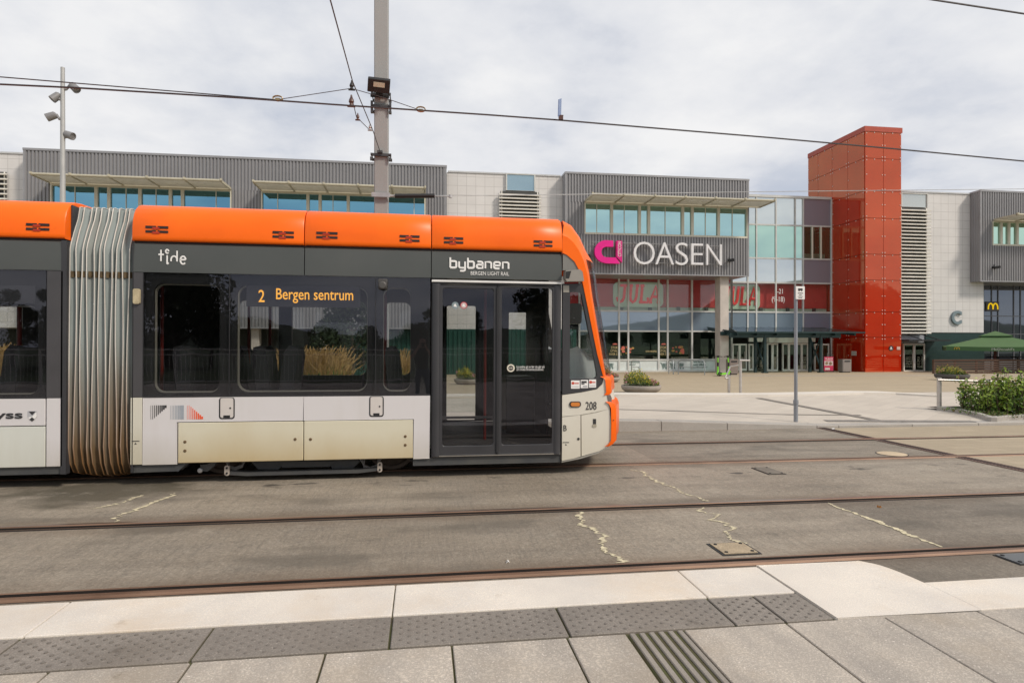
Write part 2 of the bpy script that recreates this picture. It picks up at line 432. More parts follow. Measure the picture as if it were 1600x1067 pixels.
# covers in the track
def cover(name, x0, x1, y0, y1, m, lab, rim=.03, pat=True):
    mb = MB(); mb.box(x0 - rim, x1 + rim, y0 - rim, y1 + rim, .001, .005, 1); mb.box(x0, x1, y0, y1, .005, .011)
    if pat:
        n = 9
        for i in range(n):
            for j in range(n):
                cx = lerp(x0, x1, (i + .5) / n); cy = lerp(y0, y1, (j + .5) / n); w = (x1 - x0) / n * .32
                mb.obox((cx, cy, .012), (w, w * .5 * (1 if (i + j) % 2 else -1), 0), (-.006, .012, 0), (0, 0, .0025), 0)
    for cx in (x0 + .03, x1 - .03):
        for cy in (y0 + .03, y1 - .03): mb.lathe([(.014, .011), (.014, .016), (.008, .018)], (cx, cy, 0), 8, 1)
    return tag(mb.build(name, [m, m_black], tilt=True), lab, 'cover', 'covers in the track')
a = G(1138, 868); b = G(1180, 853)
cover('access_cover', a.x - .02, b.x - .07, a.y + .02, a.y + .26, M('tan_plate', (.42, .335, .225), .75, var=.2, vs=6, speck=.6, ss=60), 'small tan metal cover beside the second crack near the platform kerb', .022, False)
cover('access_cover', 4.35, 5.0, 3.93, 4.13, M('grey_plate', (.10, .105, .11), .45, var=.15, vs=5), 'dark grey steel cover plate between the nearest rail and the white kerb', .012, False)
a = G(1180, 728)
cover('access_cover', a.x - .12, a.x + .1, 7.1, 7.5, M('patch_plate', (.155, .135, .11), .8, var=.2, vs=6), 'dull dark square cover set in the concrete between the two tracks', .01, False)
a = G(1406, 712)
mb = MB(); mb.lathe([(.2, .001), (.2, .006), (.17, .012), (.1, .014)], (a.x, RY[2] + .3, 0), 24); mb.lathe([(.215, 0), (.215, .004)], (a.x, RY[2] + .3, 0), 24, 1)
tag(mb.build('access_cover', [M('tan_disc', (.50, .40, .27), .7), m_black], tilt=True, smooth=40), 'round tan manhole cover beside the rail the tram stands on', 'cover', 'covers in the track')
# ------------------------------------------------------------------ near platform
PZ = .15
base = MB(); base.box(-30, 2.15, -9, 3.74, -.4, PZ - .012); base.box(2.15, 30, -9, 3.34, -.4, PZ - .012)
tag(base.build('platform_ground', m_joint, base=False, tilt=True), kind='structure')
rt = random.Random(11)
def slab(mb, x0, x1, y0, y1, gap=.006, z=PZ, var=.07):
    mb.tone = rt.uniform(-var, var) or .001
    mb.box(x0 + gap, x1 - gap, y0 + gap, y1 - gap, z - .08, z + rt.uniform(-.001, .001))
kerb = MB()
jx = [-1.95 - 1.79 * k for k in range(14, 0, -1)] + [-1.95, -.16, 1.63, 2.18]
for i in range(len(jx) - 1):
    slab(kerb, jx[i], jx[i + 1], 3.345, 3.77, .003, PZ, .03); kerb.box(jx[i] + .003, jx[i + 1] - .003, 3.74, 3.768, -.3, PZ - .08)
# rounded corner stone
c = [(2.183, 2.985), (3.045, 2.985), (3.045, 3.385), (3.04, 3.46), (3.032, 3.54), (3.02, 3.61), (3.0, 3.675), (2.975, 3.715), (2.945, 3.745), (2.91, 3.762), (2.85, 3.77), (2.183, 3.77)]
kerb.tone = .02; kerb.prism(c, -.3, PZ, ax='z')
for k in range(16): slab(kerb, 3.05 + 1.8 * k, 4.85 + 1.8 * k, 2.985, 3.385, .003, PZ, .03); kerb.box(3.053 + 1.8 * k, 4.847 + 1.8 * k, 3.36, 3.383, -.3, PZ - .08)
tag(kerb.build('kerb', m_white, base=False, tilt=True, bevel=.012, seg=2), kind='structure')
tact = MB()
tj = [-1.95 - .895 * k for k in range(26, 0, -1)] + [-1.95, -1.055, -.159, .73, 1.615, 1.895, 2.175]
for i in range(len(tj) - 1): slab(tact, tj[i], tj[i + 1], 2.99, 3.335, .006, PZ, .07)
tag(tact.build('tactile_pavement', m_tact, base=False, tilt=True, bevel=.004), kind='structure')
st = MB()
x = -4.6
k = 0
while x < 2.14:
    for j in range(5):
        yy = 3.03 + .066 * j + (.0 if k % 2 == 0 else .033)
        if yy > 3.31: continue
        if min(abs(x - q) for q in tj) > .025: st.lathe([(.0095, PZ - .002), (.009, PZ + .003), (.005, PZ + .0045)], (x, yy, 0), 8)
    x += .042; k += 1
tag(st.build('tactile_pavement_studs', m_bump, base=False, tilt=True, smooth=50), kind='structure')
pav = MB(); rib = MB()
pj = [.14 - .59 * k for k in range(46, 0, -1)] + [.14, .71, 1.015, 1.317, 1.884, 2.45, 3.015] + [3.015 + .58 * k for k in range(1, 40)]
for row in range(13):
    y1 = 2.98 - .9 * row; y0 = y1 - .9
    for i in range(len(pj) - 1):
        off = 0 if row == 0 else (.29 if row % 2 else 0)
        if abs(pj[i] - 1.015) < .01 and row < 5:
            for r_ in range(6):
                w = .302 / 6; rib.box(1.021 + w * r_ + .009, 1.021 + w * r_ + w - .012, y0 + .006, y1 - .006, PZ - .08, PZ + .003)
            rib.box(1.021, 1.311, y0 + .006, y1 - .006, PZ - .09, PZ - .006, 1)
            continue
        if abs(pj[i] - 1.015) < .01: off = 0
        yy1 = y1
        slab(pav, pj[i], pj[i + 1], y0, yy1, .005, PZ, .09)
tag(pav.build('pavement', m_paver, base=False, tilt=True, bevel=.004), kind='structure')
tag(rib.build('ribbed_guide_pavement', [M('rib_stone', (.285, .255, .22), .75, var=.12, vs=4, speck=.4), m_joint], base=False, tilt=True, bevel=.004), kind='structure')
# ------------------------------------------------------------------ far platform, ramp and plaza
def sheet(name, xs, ys_, m, dz=0.0, f=zg):
    mb = MB(); mb.grid([[(x, y, f(x, y) + dz) for x in xs] for y in ys_])
    return tag(mb.build(name, m, base=False, smooth=60), kind='structure')
xs = [-60, -30, -15, -8, -4, -2, 0, 2, 3, 3.6, 4.5, 5.5, 6.5, 7.2, 8, 9, 10.5, 12, 16, 24, 40, 60]
sheet('far_pavement', xs, [11.3, 12, 13, 14, 15, 16, 17.02], m_light, -.002)
sheet('plaza_pavement', xs, [17.0 + 1.0 * k for k in range(28)] + [50], m_plaza)
kb = MB()
kx = [-60 + 1.55 * k for k in range(100)]
q = [X(1033, 11), X(1136, 11), X(1276, 11), X(1310, 11.0), X(1425, 11)]
w = q[1] - q[0]
kj = [q[0] - w * k for k in range(40, 0, -1)] + q + [q[-1] + 1.5 * k for k in range(1, 30)]
for i in range(len(kj) - 1):
    kb.tone = rt.uniform(-.06, .06)
    a, b = kj[i] + .004, kj[i + 1] - .004
    za, zb = zk(a), zk(b)
    if a > 7.8: za = zb = .03 - GR * a * .5
    kb.add([(a, 10.98, -.4), (b, 10.98, -.4), (b, 11.31, -.4), (a, 11.31, -.4), (a, 10.99, za), (b, 10.99, zb), (b, 11.31, zb + .004), (a, 11.31, za + .004)],
           [(0, 3, 2, 1), (4, 5, 6, 7), (0, 1, 5, 4), (2, 3, 7, 6), (1, 2, 6, 5), (3, 0, 4, 7)])
tag(kb.build('far_kerb', m_kerbg, base=False, bevel=.012, seg=2), kind='structure')
# raised white granite edge at the back of the far platform
eb = MB()
pts = [G(930, 618.5), G(1000, 619), G(1100, 619.5), G(1200, 619.5), G(1300, 617.5), G(1350, 616), G(1400, 616.5), G(1450, 619.5), G(1470, 620.5)]
pts = [Vector((pts[0].x - 40, pts[0].y - .4, 0)), Vector((pts[0].x - 12, pts[0].y - .1, 0))] + pts
for i in range(len(pts) - 1):
    a, b = pts[i], pts[i + 1]
    wd = .75
    za, zb = zg(a.x, a.y), zg(b.x, b.y); r1 = .05
    eb.add([(a.x, a.y, za - .1), (b.x, b.y, zb - .1), (b.x, b.y + wd, zb - .1), (a.x, a.y + wd, za - .1), (a.x, a.y + .01, za + r1), (b.x, b.y + .01, zb + r1), (b.x, b.y + wd, zb + r1), (a.x, a.y + wd, za + r1)],
           [(0, 3, 2, 1), (4, 5, 6, 7), (0, 1, 5, 4), (2, 3, 7, 6), (1, 2, 6, 5), (3, 0, 4, 7)])
tag(eb.build('plaza_kerb', M('plaza_edge', (.68, .63, .56), .7, var=.06, vs=1.5, speck=.3), base=False), kind='structure')
# dark inlaid bands in the far pavement
m_band = M('dark_band', (.21, .185, .16), .75, var=.15, vs=3, speck=.3)
def band(p0, p1, w, dz=.004, m=m_band, n=10):
    a, b = G(*p0), G(*p1); d = (b - a); d.z = 0; d.normalize(); nrm = Vector((-d.y, d.x, 0)) * w / 2
    mb = MB()
    mb.grid([[(q_.x, q_.y, zg(q_.x, q_.y) + dz) for q_ in [a.lerp(b, i / n) + nrm * s for i in range(n + 1)]] for s in (-1, 1)])
    return tag(mb.build('pavement_band', m, base=False), kind='structure')
band((930, 638.5), (1345, 648.5), .11)
band((1185, 622), (1380, 658.5), .2, .008)
band((1290, 657.5), (1522, 658.5), .22, .010, M('tactile_band', (.23, .21, .19), .7, var=.2, vs=10, bump=.6, bs=25))
band((1060, 596.5), (1600, 604), .05, .004, M('joint_band', (.30, .24, .16), .8))
band((930, 593.5), (1600, 590.5), .05, .004, M('joint_band', (.30, .24, .16), .8))
band((1130, 587), (1600, 586.5), 1.0, .004, M('grey_band', (.36, .33, .29), .8, var=.1, vs=1))
# ------------------------------------------------------------------ the tram
tram = thing('tram', (0, YT, 0), 'orange, grey and white articulated tram standing on the far track with dark windows', 'tram')
tram.rotation_euler = (0, math.atan(GR), 0)
OFF[tram.name] = Vector((0, 0, 0))
W = 2.65
m_orange = M('tram_orange', (.93, .135, .002), .36, var=.05, vs=1.2, col2=(1.0, .16, .003), spec=.3, stain=(.74, .10, .006), sts=.7, sta=.4, sc=(.5, 1, 1))
m_band_g = M('tram_grey_green', (.066, .074, .070), .42, var=.12, vs=.8, col2=(.078, .084, .080), coat=.1)
m_twhite = streak_mat('tram_white', (.63, .61, .615), (.44, .40, .33), .2, .6, .36, .6, 2.4, (1.6, 1, .35))
m_ivory = streak_mat('tram_ivory', (.62, .585, .46), (.42, .30, .12), .18, .62, .45, .75, 1.6, (.8, 1, .5))
m_ivory2 = streak_mat('tram_ivory_strip', (.60, .58, .49), (.40, .34, .22), .2, .7, .45, .5, 3, (1, 1, .4))
m_pale = streak_mat('tram_pale_green', (.61, .625, .575), (.48, .46, .38), .2, .6, .42, .4, 2)
m_nose = streak_mat('tram_nose_white', (.66, .63, .55), (.50, .45, .34), .15, .75, .36, .5, 2.2, (1, 1, .6))
m_tdark = M('tram_dark_frame', (.040, .040, .044), .38, var=.12, vs=2)
m_dband = M('tram_window_pillar', (.062, .060, .064), .35, var=.1, vs=2)
m_rub = M('rubber', (.02, .02, .022), .5)
m_skirt = M('tram_skirt', (.055, .060, .068), .5, var=.2, vs=3, col2=(.075, .075, .07))
m_tglass = glass('tram_glass', (.77, .775, .775), .038, .5, (.80, .80, .92), .02, 1.6)
m_cglass = glass('cab_glass', (.92, .94, .93), .05, .5, (1, 1, 1), .01, 2)
m_lining = M('tram_lining', (.016, .016, .017), .5)
m_rim = M('tram_lining_rim', (.34, .33, .28), .5)
m_int = M('tram_interior', (.035, .033, .032), .55)
m_flo = M('tram_floor', (.04, .038, .037), .7)
m_seat = M('tram_seat_fabric', (.02, .021, .025), .8, var=.3, vs=30)
m_red = M('tram_red_pole', (.20, .014, .009), .4)
m_ltr = M('white_lettering', (.80, .79, .77), .5, var=.01)
m_bltr = M('black_lettering', (.03, .03, .032), .5)
m_led = emit('led_amber', (1.0, .45, .05), 1.6)
m_slot = M('vent_dark', (.02, .012, .010), .6)
m_slotr = M('vent_red', (.45, .03, .006), .5)
# level lines along the tram
z_ot = sum(P(a, b, YT + .22).z + GR * P(a, b, YT + .22).x for a, b in ((225, 319.5), (500, 330), (873, 344.7))) / 3
z_ob = TZ([(205, 372.5), (475, 381), (672, 387), (875, 392)])
z_gt = z_ob - .035
z_gb = TZ([(205, 424), (475, 430), (672, 435)])
z_wt = TZ([(205, 622.5), (473, 619), (672, 617.5)])
z_wb = TZ([(203, 726.5), (672, 714.5), (0, 732)])
z_sk = TZ([(210, 740), (660, 726.5), (870, 722)])
z_cv = TZ([(277, 660.5), (645, 654.5)])
z_cb = TZ([(277, 725), (645, 714)])
XL0 = -10.0
xb0, xb1 = TX(97), TX(206)
x_s1, x_s2, x_d1 = TX(474), TX(672.5), TX(877)
GAP = .005
def bx(name, x0, x1, y0, y1, z0, z1, m, parent=tram, bevel=.004):
    mb = MB(); mb.box(x0, x1, y0, y1, z0, z1); return mb.build(name, m, parent, bevel=bevel)
def pz(name, pts, a, b, m, parent=tram, holes=(), bevel=0):
    mb = MB(); mb.prism(pts, a, b, holes); return mb.build(name, m, parent, bevel=bevel)
# chassis, floor, roof deck, far side
x_n = TX(905)
bx('chassis', XL0, xb0 - .02, .16, W - .05, z_sk + .02, .33, m_black, bevel=0)
mb = MB(); mb.box(xb1 + .02, TX(285), .16, W - .05, z_sk + .02, .33); mb.box(TX(640), TX(880), .16, W - .05, z_sk + .02, .33)
mb.box(TX(285), TX(640), .75, W - .75, .2, .33); mb.box(TX(277), TX(645), .08, .10, z_cb + .05, z_wt)
mb.build('chassis', m_black, tram)
fl = bx('floor', XL0, x_n, .24, W - .1, .33, .36, m_flo, bevel=0)
bx('ceiling', XL0, x_d1 + .02, .24, W - .24, z_gb + .12, z_gb + .16, m_int, bevel=0)
mb = MB(); mb.box(XL0, xb0 - .03, .35, W - .35, z_gb + .2, z_ot - .08); mb.box(xb1 + .05, x_d1, .35, W - .35, z_gb + .2, z_ot - .08)
for q0_, q1_ in ((XL0, xb0 - .03), (xb1 + .05, x_d1)): mb.box(q0_, q1_, .12, .16, z_gb + .12, z_ob - .02); mb.box(q0_, q1_, .16, .35, z_gb + .2, z_ob - .02)
mb.build('roof_deck', m_dgrey, tram)
# roof fairings: orange curved panels with ventilation slots
hO = z_ot - z_ob
def fair_prof(s=1.0):
    p = [(.05, -.012), (-.008, -.012), (-.02, .0), (-.022, .03), (-.018, .13), (-.006, .2), (.02, .265), (.06, .318), (.12, .36), (.2, .385), (.34, .40), (.6, .408), (1.325, .415)]
    k = hO / .388
    p = [(y, z * k) for y, z in p]
    return p + [(W - y, z) for y, z in reversed(p[:-1])]
def fairing(x0, x1, x0b=None):
    mb = MB(); pr = fair_prof(); xs_ = [x0, x0 + .012] + [lerp(x0, x1, t) for t in (.25, .5, .75)] + [x1 - .012, x1]
    rows = []
    for i, x in enumerate(xs_):
        e = .008 if i in (0, len(xs_) - 1) else 0
        rows.append([(x, y + (e if y < 1 else -e), z_ob + z - e * .8) for y, z in pr])
    mb.grid(rows); mb.poly(list(reversed(rows[0]))); mb.poly(rows[-1])
    return mb.build('roof_fairing', m_orange, tram, smooth=50)
def vent(par, px0, px1, py):
    x0, x1 = TX(px0), TX(px1); z = T((px0 + px1) / 2, py)[1]
    mb = MB(); w = (x1 - x0)
    for r_ in (0, 1):
        zz = z + .018 - r_ * .05
        mb.box(x0, x0 + w * .46, -.027, -.012, zz, zz + .026); mb.box(x0 + w * .54, x1, -.027, -.012, zz, zz + .026)
        mb.box(x0 + w * .3, x0 + w * .62, -.029, -.012, zz - .01, zz + .012, 1)
    return mb.build('vent', [m_slot, m_slotr], par)
fa = fairing(XL0, TX(100.5)); vent(fa, 41, 77, 356)
f1 = fairing(TX(205.5), x_s1 - GAP); vent(f1, 227, 262, 360); vent(f1, 425, 458, 368)
f2 = fairing(x_s1 + GAP, x_s2 - GAP); vent(f2, 493, 526, 369); vent(f2, 623, 654, 374)
f3 = fairing(x_s2 + GAP, x_d1 - GAP * .6); vent(f3, 692, 722, 377); vent(f3, 832, 861, 382)
# recess between roof and side, coloured black as its shadow line
mb = MB()
for a, b in ((XL0, xb0), (xb1, x_d1)): mb.box(a, b, .035, .12, z_gt - .02, z_ob + .01)
mb.build('roof_shadow_gap', m_black, tram)
# grey upper band
def upper(x0, x1):
    mb = MB(); h = z_gt - z_gb
    sec = [(.0, 0), (.003, h * .5), (.014, h - .012), (.03, h), (.09, h), (.09, 0)]
    mb.grid([[(x, y, z_gb + z) for y, z in sec] for x in (x0 + GAP, x1 - GAP)], close=True)
    mb.poly([(x0 + GAP, y, z_gb + z) for y, z in sec]); mb.poly([(x1 - GAP, y, z_gb + z) for y, z in reversed(sec)])
    return mb.build('upper_panel', m_band_g, tram, smooth=30)
upper(XL0, xb0 - .008); u1 = upper(xb1, x_s1); upper(x_s1, x_s2); u3 = upper(x_s2, x_d1)
def ltext(nm, body, px0, px1, py0, py1, m, par, y=-.004, **k):
    a = T(px0, (py0 + py1) / 2); b = T(px1, (py0 + py1) / 2); xm = (px0 + px1) / 2
    return text(nm, body, a[0], b[0], T(xm, py1)[1], T(xm, py0)[1], y, m, par, .004, **k)
# operator word: thin strokes with a ring over the i
def strokes(name, polys, px0, px1, py0, py1, w, m, par, y=-.004, gw=1.0, gh=1.0):
    mb = MB(); xa, xb = TX(px0), TX(px1); xm = (px0 + px1) / 2
    za, zb = T(xm, py1)[1], T(xm, py0)[1]
    for pl in polys:
        mb.tube([(xa + p[0] / gw * (xb - xa), y, za + p[1] / gh * (zb - za)) for p in pl], w, 6, flat=.25)
    return mb.build(name, m, par)
def arc(cx, cy, rx, ry, a0, a1, n=10): return [(cx + rx * math.cos(R(lerp(a0, a1, i / n))), cy + ry * math.sin(R(lerp(a0, a1, i / n)))) for i in range(n + 1)]
strokes('lettering', [[(0, 1.0), (.75, 1.0)], [(.35, 1.5), (.35, .3)], [(1.2, .95), (1.2, 0)], [(1.2, .0), (1.4, .15)],
        arc(1.2, 1.35, .2, .2, 0, 330), arc(2.15, .45, .42, .42, 200, -10), [(2.57, 1.45), (2.57, .3)],
        [(3.0, .5), (3.75, .5)] + arc(3.4, .45, .38, .42, 10, 320)], 246, 289, 391, 413, .0095, m_ltr, u1, gw=3.8, gh=1.5)
def byb():
    L = []
    def b(x): L.extend([[(x, 1.5), (x, 0)], [(x, .0)] + arc(x + .42, .2, .2, .2, -90, 0, 4) + arc(x + .42, .75, .2, .2, 0, 90, 4) + [(x, .95)]])
    def y_(x): L.extend([[(x, .95)] + arc(x + .2, .2, .2, .2, 180, 270, 4) + [(x + .62, 0)], [(x + .62, .95), (x + .62, -.25)] + arc(x + .42, -.25, .2, .2, 0, -90, 4) + [(x + .1, -.45)]])
    def a(x): L.extend([[(x + .08, .95)] + arc(x + .42, .75, .2, .2, 90, 0, 4) + [(x + .62, 0), (x + .2, 0)] + arc(x + .2, .26, .2, .26, -90, -270, 8) + [(x + .62, .52)]])
    def n(x): L.extend([[(x, 0), (x, .95), (x + .42, .95)] + arc(x + .42, .75, .2, .2, 90, 0, 4) + [(x + .62, 0)]])
    def e(x): L.extend([[(x + .02, .45), (x + .62, .45)] + arc(x + .42, .75, .2, .2, 0, 90, 4) + arc(x + .2, .75, .2, .2, 90, 180, 4) + arc(x + .2, .2, .2, .2, 180, 270, 4) + [(x + .58, 0)]])
    s_ = .92
    b(0); y_(s_); b(2 * s_); a(3 * s_); n(4 * s_); e(5 * s_); n(6 * s_)
    return [[(p[0], p[1] + .45) for p in pl] for pl in L], 6 * s_ + .62
B_, bw = byb()
strokes('lettering', B_, 702, 793, 403.5, 424, .0125, m_ltr, u3, gw=bw, gh=1.95)
ltext('lettering', 'BERGEN LIGHT RAIL', 734, 794, 424.6, 430.4, m_ltr, u3)
# white and ivory lower panels
def Tx(*p): return [T(*q_) for q_ in p]
Y0, Y1 = 0.0, .06
pl0 = bx('side_panel', XL0, TX(70.5) - GAP, Y0, Y1, T(35, 666)[1] + GAP, z_wt, m_twhite)
bx('side_panel', XL0, TX(70.5) - GAP, Y0, Y1, z_wb, T(35, 666)[1] - GAP, m_pale)
bx('side_panel', TX(71) + GAP, TX(97), Y0, Y1, z_wb, z_wt, m_twhite)
bx('side_panel', TX(203), TX(222) - GAP, Y0, Y1, z_wb, z_wt, m_ivory2)
m_bolt = M('rusty_bolt', (.12, .075, .035), .6)
xa, xc0, xc1, xe = TX(222) + GAP, TX(277), TX(645.5), x_s2 - .012
pA = pz('side_panel', [(xa, z_wb), (xc0 - GAP, z_wb), (xc0 - GAP, z_cv + GAP), (x_s1 - GAP, z_cv + GAP), (x_s1 - GAP, z_wt), (xa, z_wt)], Y0, Y1, m_twhite, bevel=.004)
pB = pz('side_panel', [(x_s1 + GAP, z_cv + GAP), (xc1 + GAP, z_cv + GAP), (xc1 + GAP, z_wb), (xe, z_wb), (xe, z_wt), (x_s1 + GAP, z_wt)], Y0, Y1, m_twhite, bevel=.004)
for x0, x1, sc_ in ((xc0 + GAP, x_s1 - .004, [(289, 690), (289, 704), (461, 686)]), (x_s1 + .004, xc1 - GAP, [(485, 686), (633, 681.5), (633, 695)])):
    cvr = bx('bogie_cover', x0, x1, -.004, .05, z_cb, z_cv - GAP, m_ivory, bevel=.006)
    mb = MB()
    for q_ in sc_:
        mb = MB(); t = T(*q_); mb.lathe([(.017, -.004), (.017, -.008), (.010, -.011)], (t[0], 0, t[1]), 10, ax='y'); mb.build('bolt', m_bolt, cvr)
    # backing behind the seams
mb = MB()
for a, b in ((XL0, TX(97)), (TX(203), xe)): mb.box(a, b, Y1 + .003, .075, z_wb + .01, z_wt)
mb.build('body_shell', m_black, tram)
# little service hatches
for a, b, c0, c1 in ((343.5, 364.5, 621, 653), (578, 597.5, 619, 649.5)):
    x0, x1 = TX(a), TX(b); z0, z1 = T(a, c1)[1], T(a, c0)[1]
    mb = MB(); mb.prism(rrect(x0 - .012, x1 + .012, z0 - .012, z1, .03), -.003, .0, [rrect(x0, x1, z0, z1 - .004, .025)], 0)
    mb.prism(rrect(x0 + .003, x1 - .003, z0 + .003, z1 - .006, .022), -.004, 0, mi=1)
    xm = (x0 + x1) / 2; mb.box(xm - .035, xm + .035, -.009, -.004, z0 + .004, z0 + .03); mb.lathe([(.01, -.004), (.01, -.008)], (x1 - .035, 0, z1 - .12), 8, ax='y')
    mb.build('service_hatch', [m_black, M('hatch_paint', (.60, .56, .53), .4)], tram)
# painted livery bars
mb = MB()
for gidx, (g0, g1, mi) in enumerate(((235, 260, 0), (266, 287, 1), (292, 317, 2))):
    n = 9
    for k in range(n):
        xx0 = TX(lerp(g0, g1, k / n)); wdt = (TX(g1) - TX(g0)) / n * lerp(.12, .92, k / (n - 1))
        zt, zb = T(g0, 633.2)[1], T(g0, 655)[1]; t = k / (n - 1)
        z0, z1 = zb, zt
        if gidx == 0: z0 = lerp(zb, zt - .03, max(0, (t - .15) / .85))
        if gidx == 2: z1 = lerp(zt, zb + .03, max(0, (t - .15) / .85))
        mb.box(xx0, xx0 + wdt, -.003, 0, z0, z1, mi)
mb.build('livery_mark', [m_bltr, M('livery_grey', (.30, .33, .37), .5), M('livery_orange', (.75, .10, .03), .5)], pA)
# left car: word and shield
ltext('lettering', 'Skyss', -41, 35, 641.5, 658, m_bltr, pl0, offset=.02)
mb = MB(); mb.prism(Tx((42.5, 642), (57.5, 642), (57.5, 651), (50, 658.5), (42.5, 651)), -.003, 0, mi=1)
mb.prism(Tx((44.5, 642.6), (55.5, 642.6), (50, 648.5)), -.005, -.003, mi=0)
mb.prism(Tx((43.5, 652), (50, 651), (56.5, 643.5), (57, 651), (50, 658)), -.005, -.003, mi=2)
mb.prism(Tx((46, 655), (50, 651.5), (54, 655), (50, 658)), -.007, -.005, mi=0)
mb.build('shield_mark', [m_bltr, M('shield_grey', (.42, .42, .44), .5), m_ltr], pl0)
# step marks
for par, px, py in ((None, 211.5, 689), (None, 884, 691)):
    t = T(px, py); mb = MB(); mb.box(t[0] - .04, t[0] + .04, -.003, 0, t[1] - .004, t[1] + .004); mb.prism([(t[0] - .012, t[1] - .035), (t[0] + .012, t[1] - .035), (t[0], t[1] - .016)], -.003, 0)
    mb.build('jacking_mark', m_bltr, tram)
# skirts
def skirt(pts): return pz('skirt', pts, .03, .14, m_skirt, bevel=.008)
skirt([(XL0, z_sk), (TX(96), z_sk), (TX(96), z_wb - .003), (XL0, z_wb - .003)])
skirt([(TX(203), z_sk), (TX(277), z_sk), (TX(290), z_wb - .003), (TX(203), z_wb - .003)])
skirt([(TX(645.5), z_sk), (TX(876), z_sk), (TX(876), z_wb - .003), (TX(645.5), z_wb - .003)])
# -- windows: tinted panes in front of a dark lining with rounded openings
def window(px0, px1, holes, grey=None):
    x0, x1 = TX(px0) + .003, TX(px1) - .003
    z0, z1 = z_wt + .02, z_gb - .004
    mb = MB(); mb.box(x0, x1, .0, .008, z0, z1)
    w = mb.build('window', m_tglass, tram)
    hl = []
    for (a, b, c0, c1, r_) in holes:
        k = 1.006
        hl.append(rrect(TX(a, .05), TX(b, .05), T(a, c1, .05)[1], T(a, c0, .05)[1], r_))
    mb = MB(); mb.prism([(x0, z0), (x1, z0), (x1, z1), (x0, z1)], .03, .06, hl, 0)
    for h in hl: mb.prism([(cx * 1.0, cz) for cx, cz in h], .06, .11, [[(h_[0] + (sum(q_[0] for q_ in h) / len(h) - h_[0]) * .012, h_[1] + (sum(q_[1] for q_ in h) / len(h) - h_[1]) * .02) for h_ in h]], 1)
    mb.build('window_lining', [m_lining, m_rim], w)
    return w
window(-420, 71, [(-360, -150, 445, 616, .09), (-120, 60, 476, 617, .09)])
window(222, 357.3, [(240.5, 343, 443, 613.5, .1)])
w2 = window(357.3, 585.8, [(370, 573.5, 445, 612.5, .12)])
window(585.8, 671.5, [(598, 640.5, 449, 611.5, .1)])
mb = MB()
for a in (222.3, 357.3, 585.8): mb.box(TX(a) - .006, TX(a) + .006, .001, .02, z_wt + .02, z_gb - .004)
mb.box(XL0, TX(71), .0, .03, z_wt, z_wt + .02); mb.box(TX(222), TX(671.5), .0, .03, z_wt, z_wt + .02)
mb.build('window_seal', m_rub, tram)
for a, b in ((71.3, 97), (205.5, 221.8)): bx('window_pillar', TX(a), TX(b), .0, .06, z_wt + .003, z_gb - .005, m_dband)
# side marker lamp by the bellows
t0 = T(208, 475); t1 = T(218.5, 451.5)
mb = MB(); mb.prism(rrect(t0[0], t1[0], t0[1], t1[1], .02), -.03, 0); mb.build('marker_lamp', M('lamp_lens_cream', (.45, .38, .24), .35, var=.2, vs=20), tram, bevel=.008)
# destination display
dx0, dx1 = TX(384, .03), TX(562, .03)
bx('destination_display', dx0, dx1, .012, .028, T(470, 480, .03)[1], T(470, 447, .03)[1], M('display_black', (.035, .034, .042), .35))
dd = [o for o in tram.children if o.name.startswith('destination_display')][0]
def led(body, px0, px1, py0, py1):
    a = TX(px0, .01); b = TX(px1, .01); xm = (px0 + px1) / 2
    return text('lettering', body, a, b, T(xm, py1, .01)[1], T(xm, py0, .01)[1], .0105, m_led, dd, .002, offset=.006)
led('2', 402.5, 412, 453, 472); led('Bergen sentrum', 430, 550.5, 451.5, 474)
# left car's small inner sign
bx('sign_frame', TX(-120), TX(52), .012, .028, T(20, 474)[1], T(20, 446)[1], M('sign_dark', (.05, .05, .056), .4))
# -- double door
z_dt = TZ([(690, 443), (860, 447)]); z_db = TZ([(690, 711), (865, 707)])
bx('door_strip', x_s2 + .005, x_d1 - .002, -.012, .03, TZ([(673, 440), (877, 445)]), TZ([(673, 436.5), (877, 441.7)]), M('chrome_strip', (.75, .74, .72), .3))
mb = MB()
xd0, xd1_ = TX(673.5), TX(876)
mb.prism([(xd0, z_wb - .0), (xd1_, z_wb - .0), (xd1_, z_gb - .012), (xd0, z_gb - .012)], .02, .1, [[(TX(688), z_db + .03), (TX(864), z_db + .03), (TX(864), z_dt), (TX(688), z_dt)]])
mb.tube([(TX(681), .012, z_wb + .02), (TX(681), .012, z_dt)], .05, 10, flat=.7); mb.tube([(TX(869.5), .012, z_wb + .02), (TX(869.5), .012, z_dt)], .05, 10, flat=.7)
mb.build('door_portal', m_tdark, tram, smooth=40)
bx('door_sill', TX(676), TX(875), -.01, .06, z_db - .02, z_db - .006, M('door_sill_metal', (.30, .28, .25), .45, metal=.5))
def leaf_door(a, b, ga, gb, gt, gbm):
    x0, x1 = TX(a), TX(b)
    mb = MB(); mb.prism([(x0, z_db), (x1, z_db), (x1, z_dt - .01), (x0, z_dt - .01)], -.006, .035, [rrect(TX(ga), TX(gb), T(ga, gbm)[1], T(ga, gt)[1], .035)])
    d = mb.build('door', m_tdark, tram, bevel=.006)
    mb = MB(); mb.prism(rrect(TX(ga) - .01, TX(gb) + .01, T(ga, gbm)[1] - .01, T(ga, gt)[1] + .01, .04), .008, .016); mb.build('door_glass', m_tglass, d)
    return d
dl = leaf_door(686, 775.5, 690.5, 770.5, 450, 697); dr = leaf_door(777, 866, 783, 862, 449.5, 695)
mb = MB(); mb.tube([(TX(776.2), -.008, z_db + .02), (TX(776.2), -.008, z_dt - .03)], .02, 8); mb.build('door_seal', m_rub, tram, smooth=40)
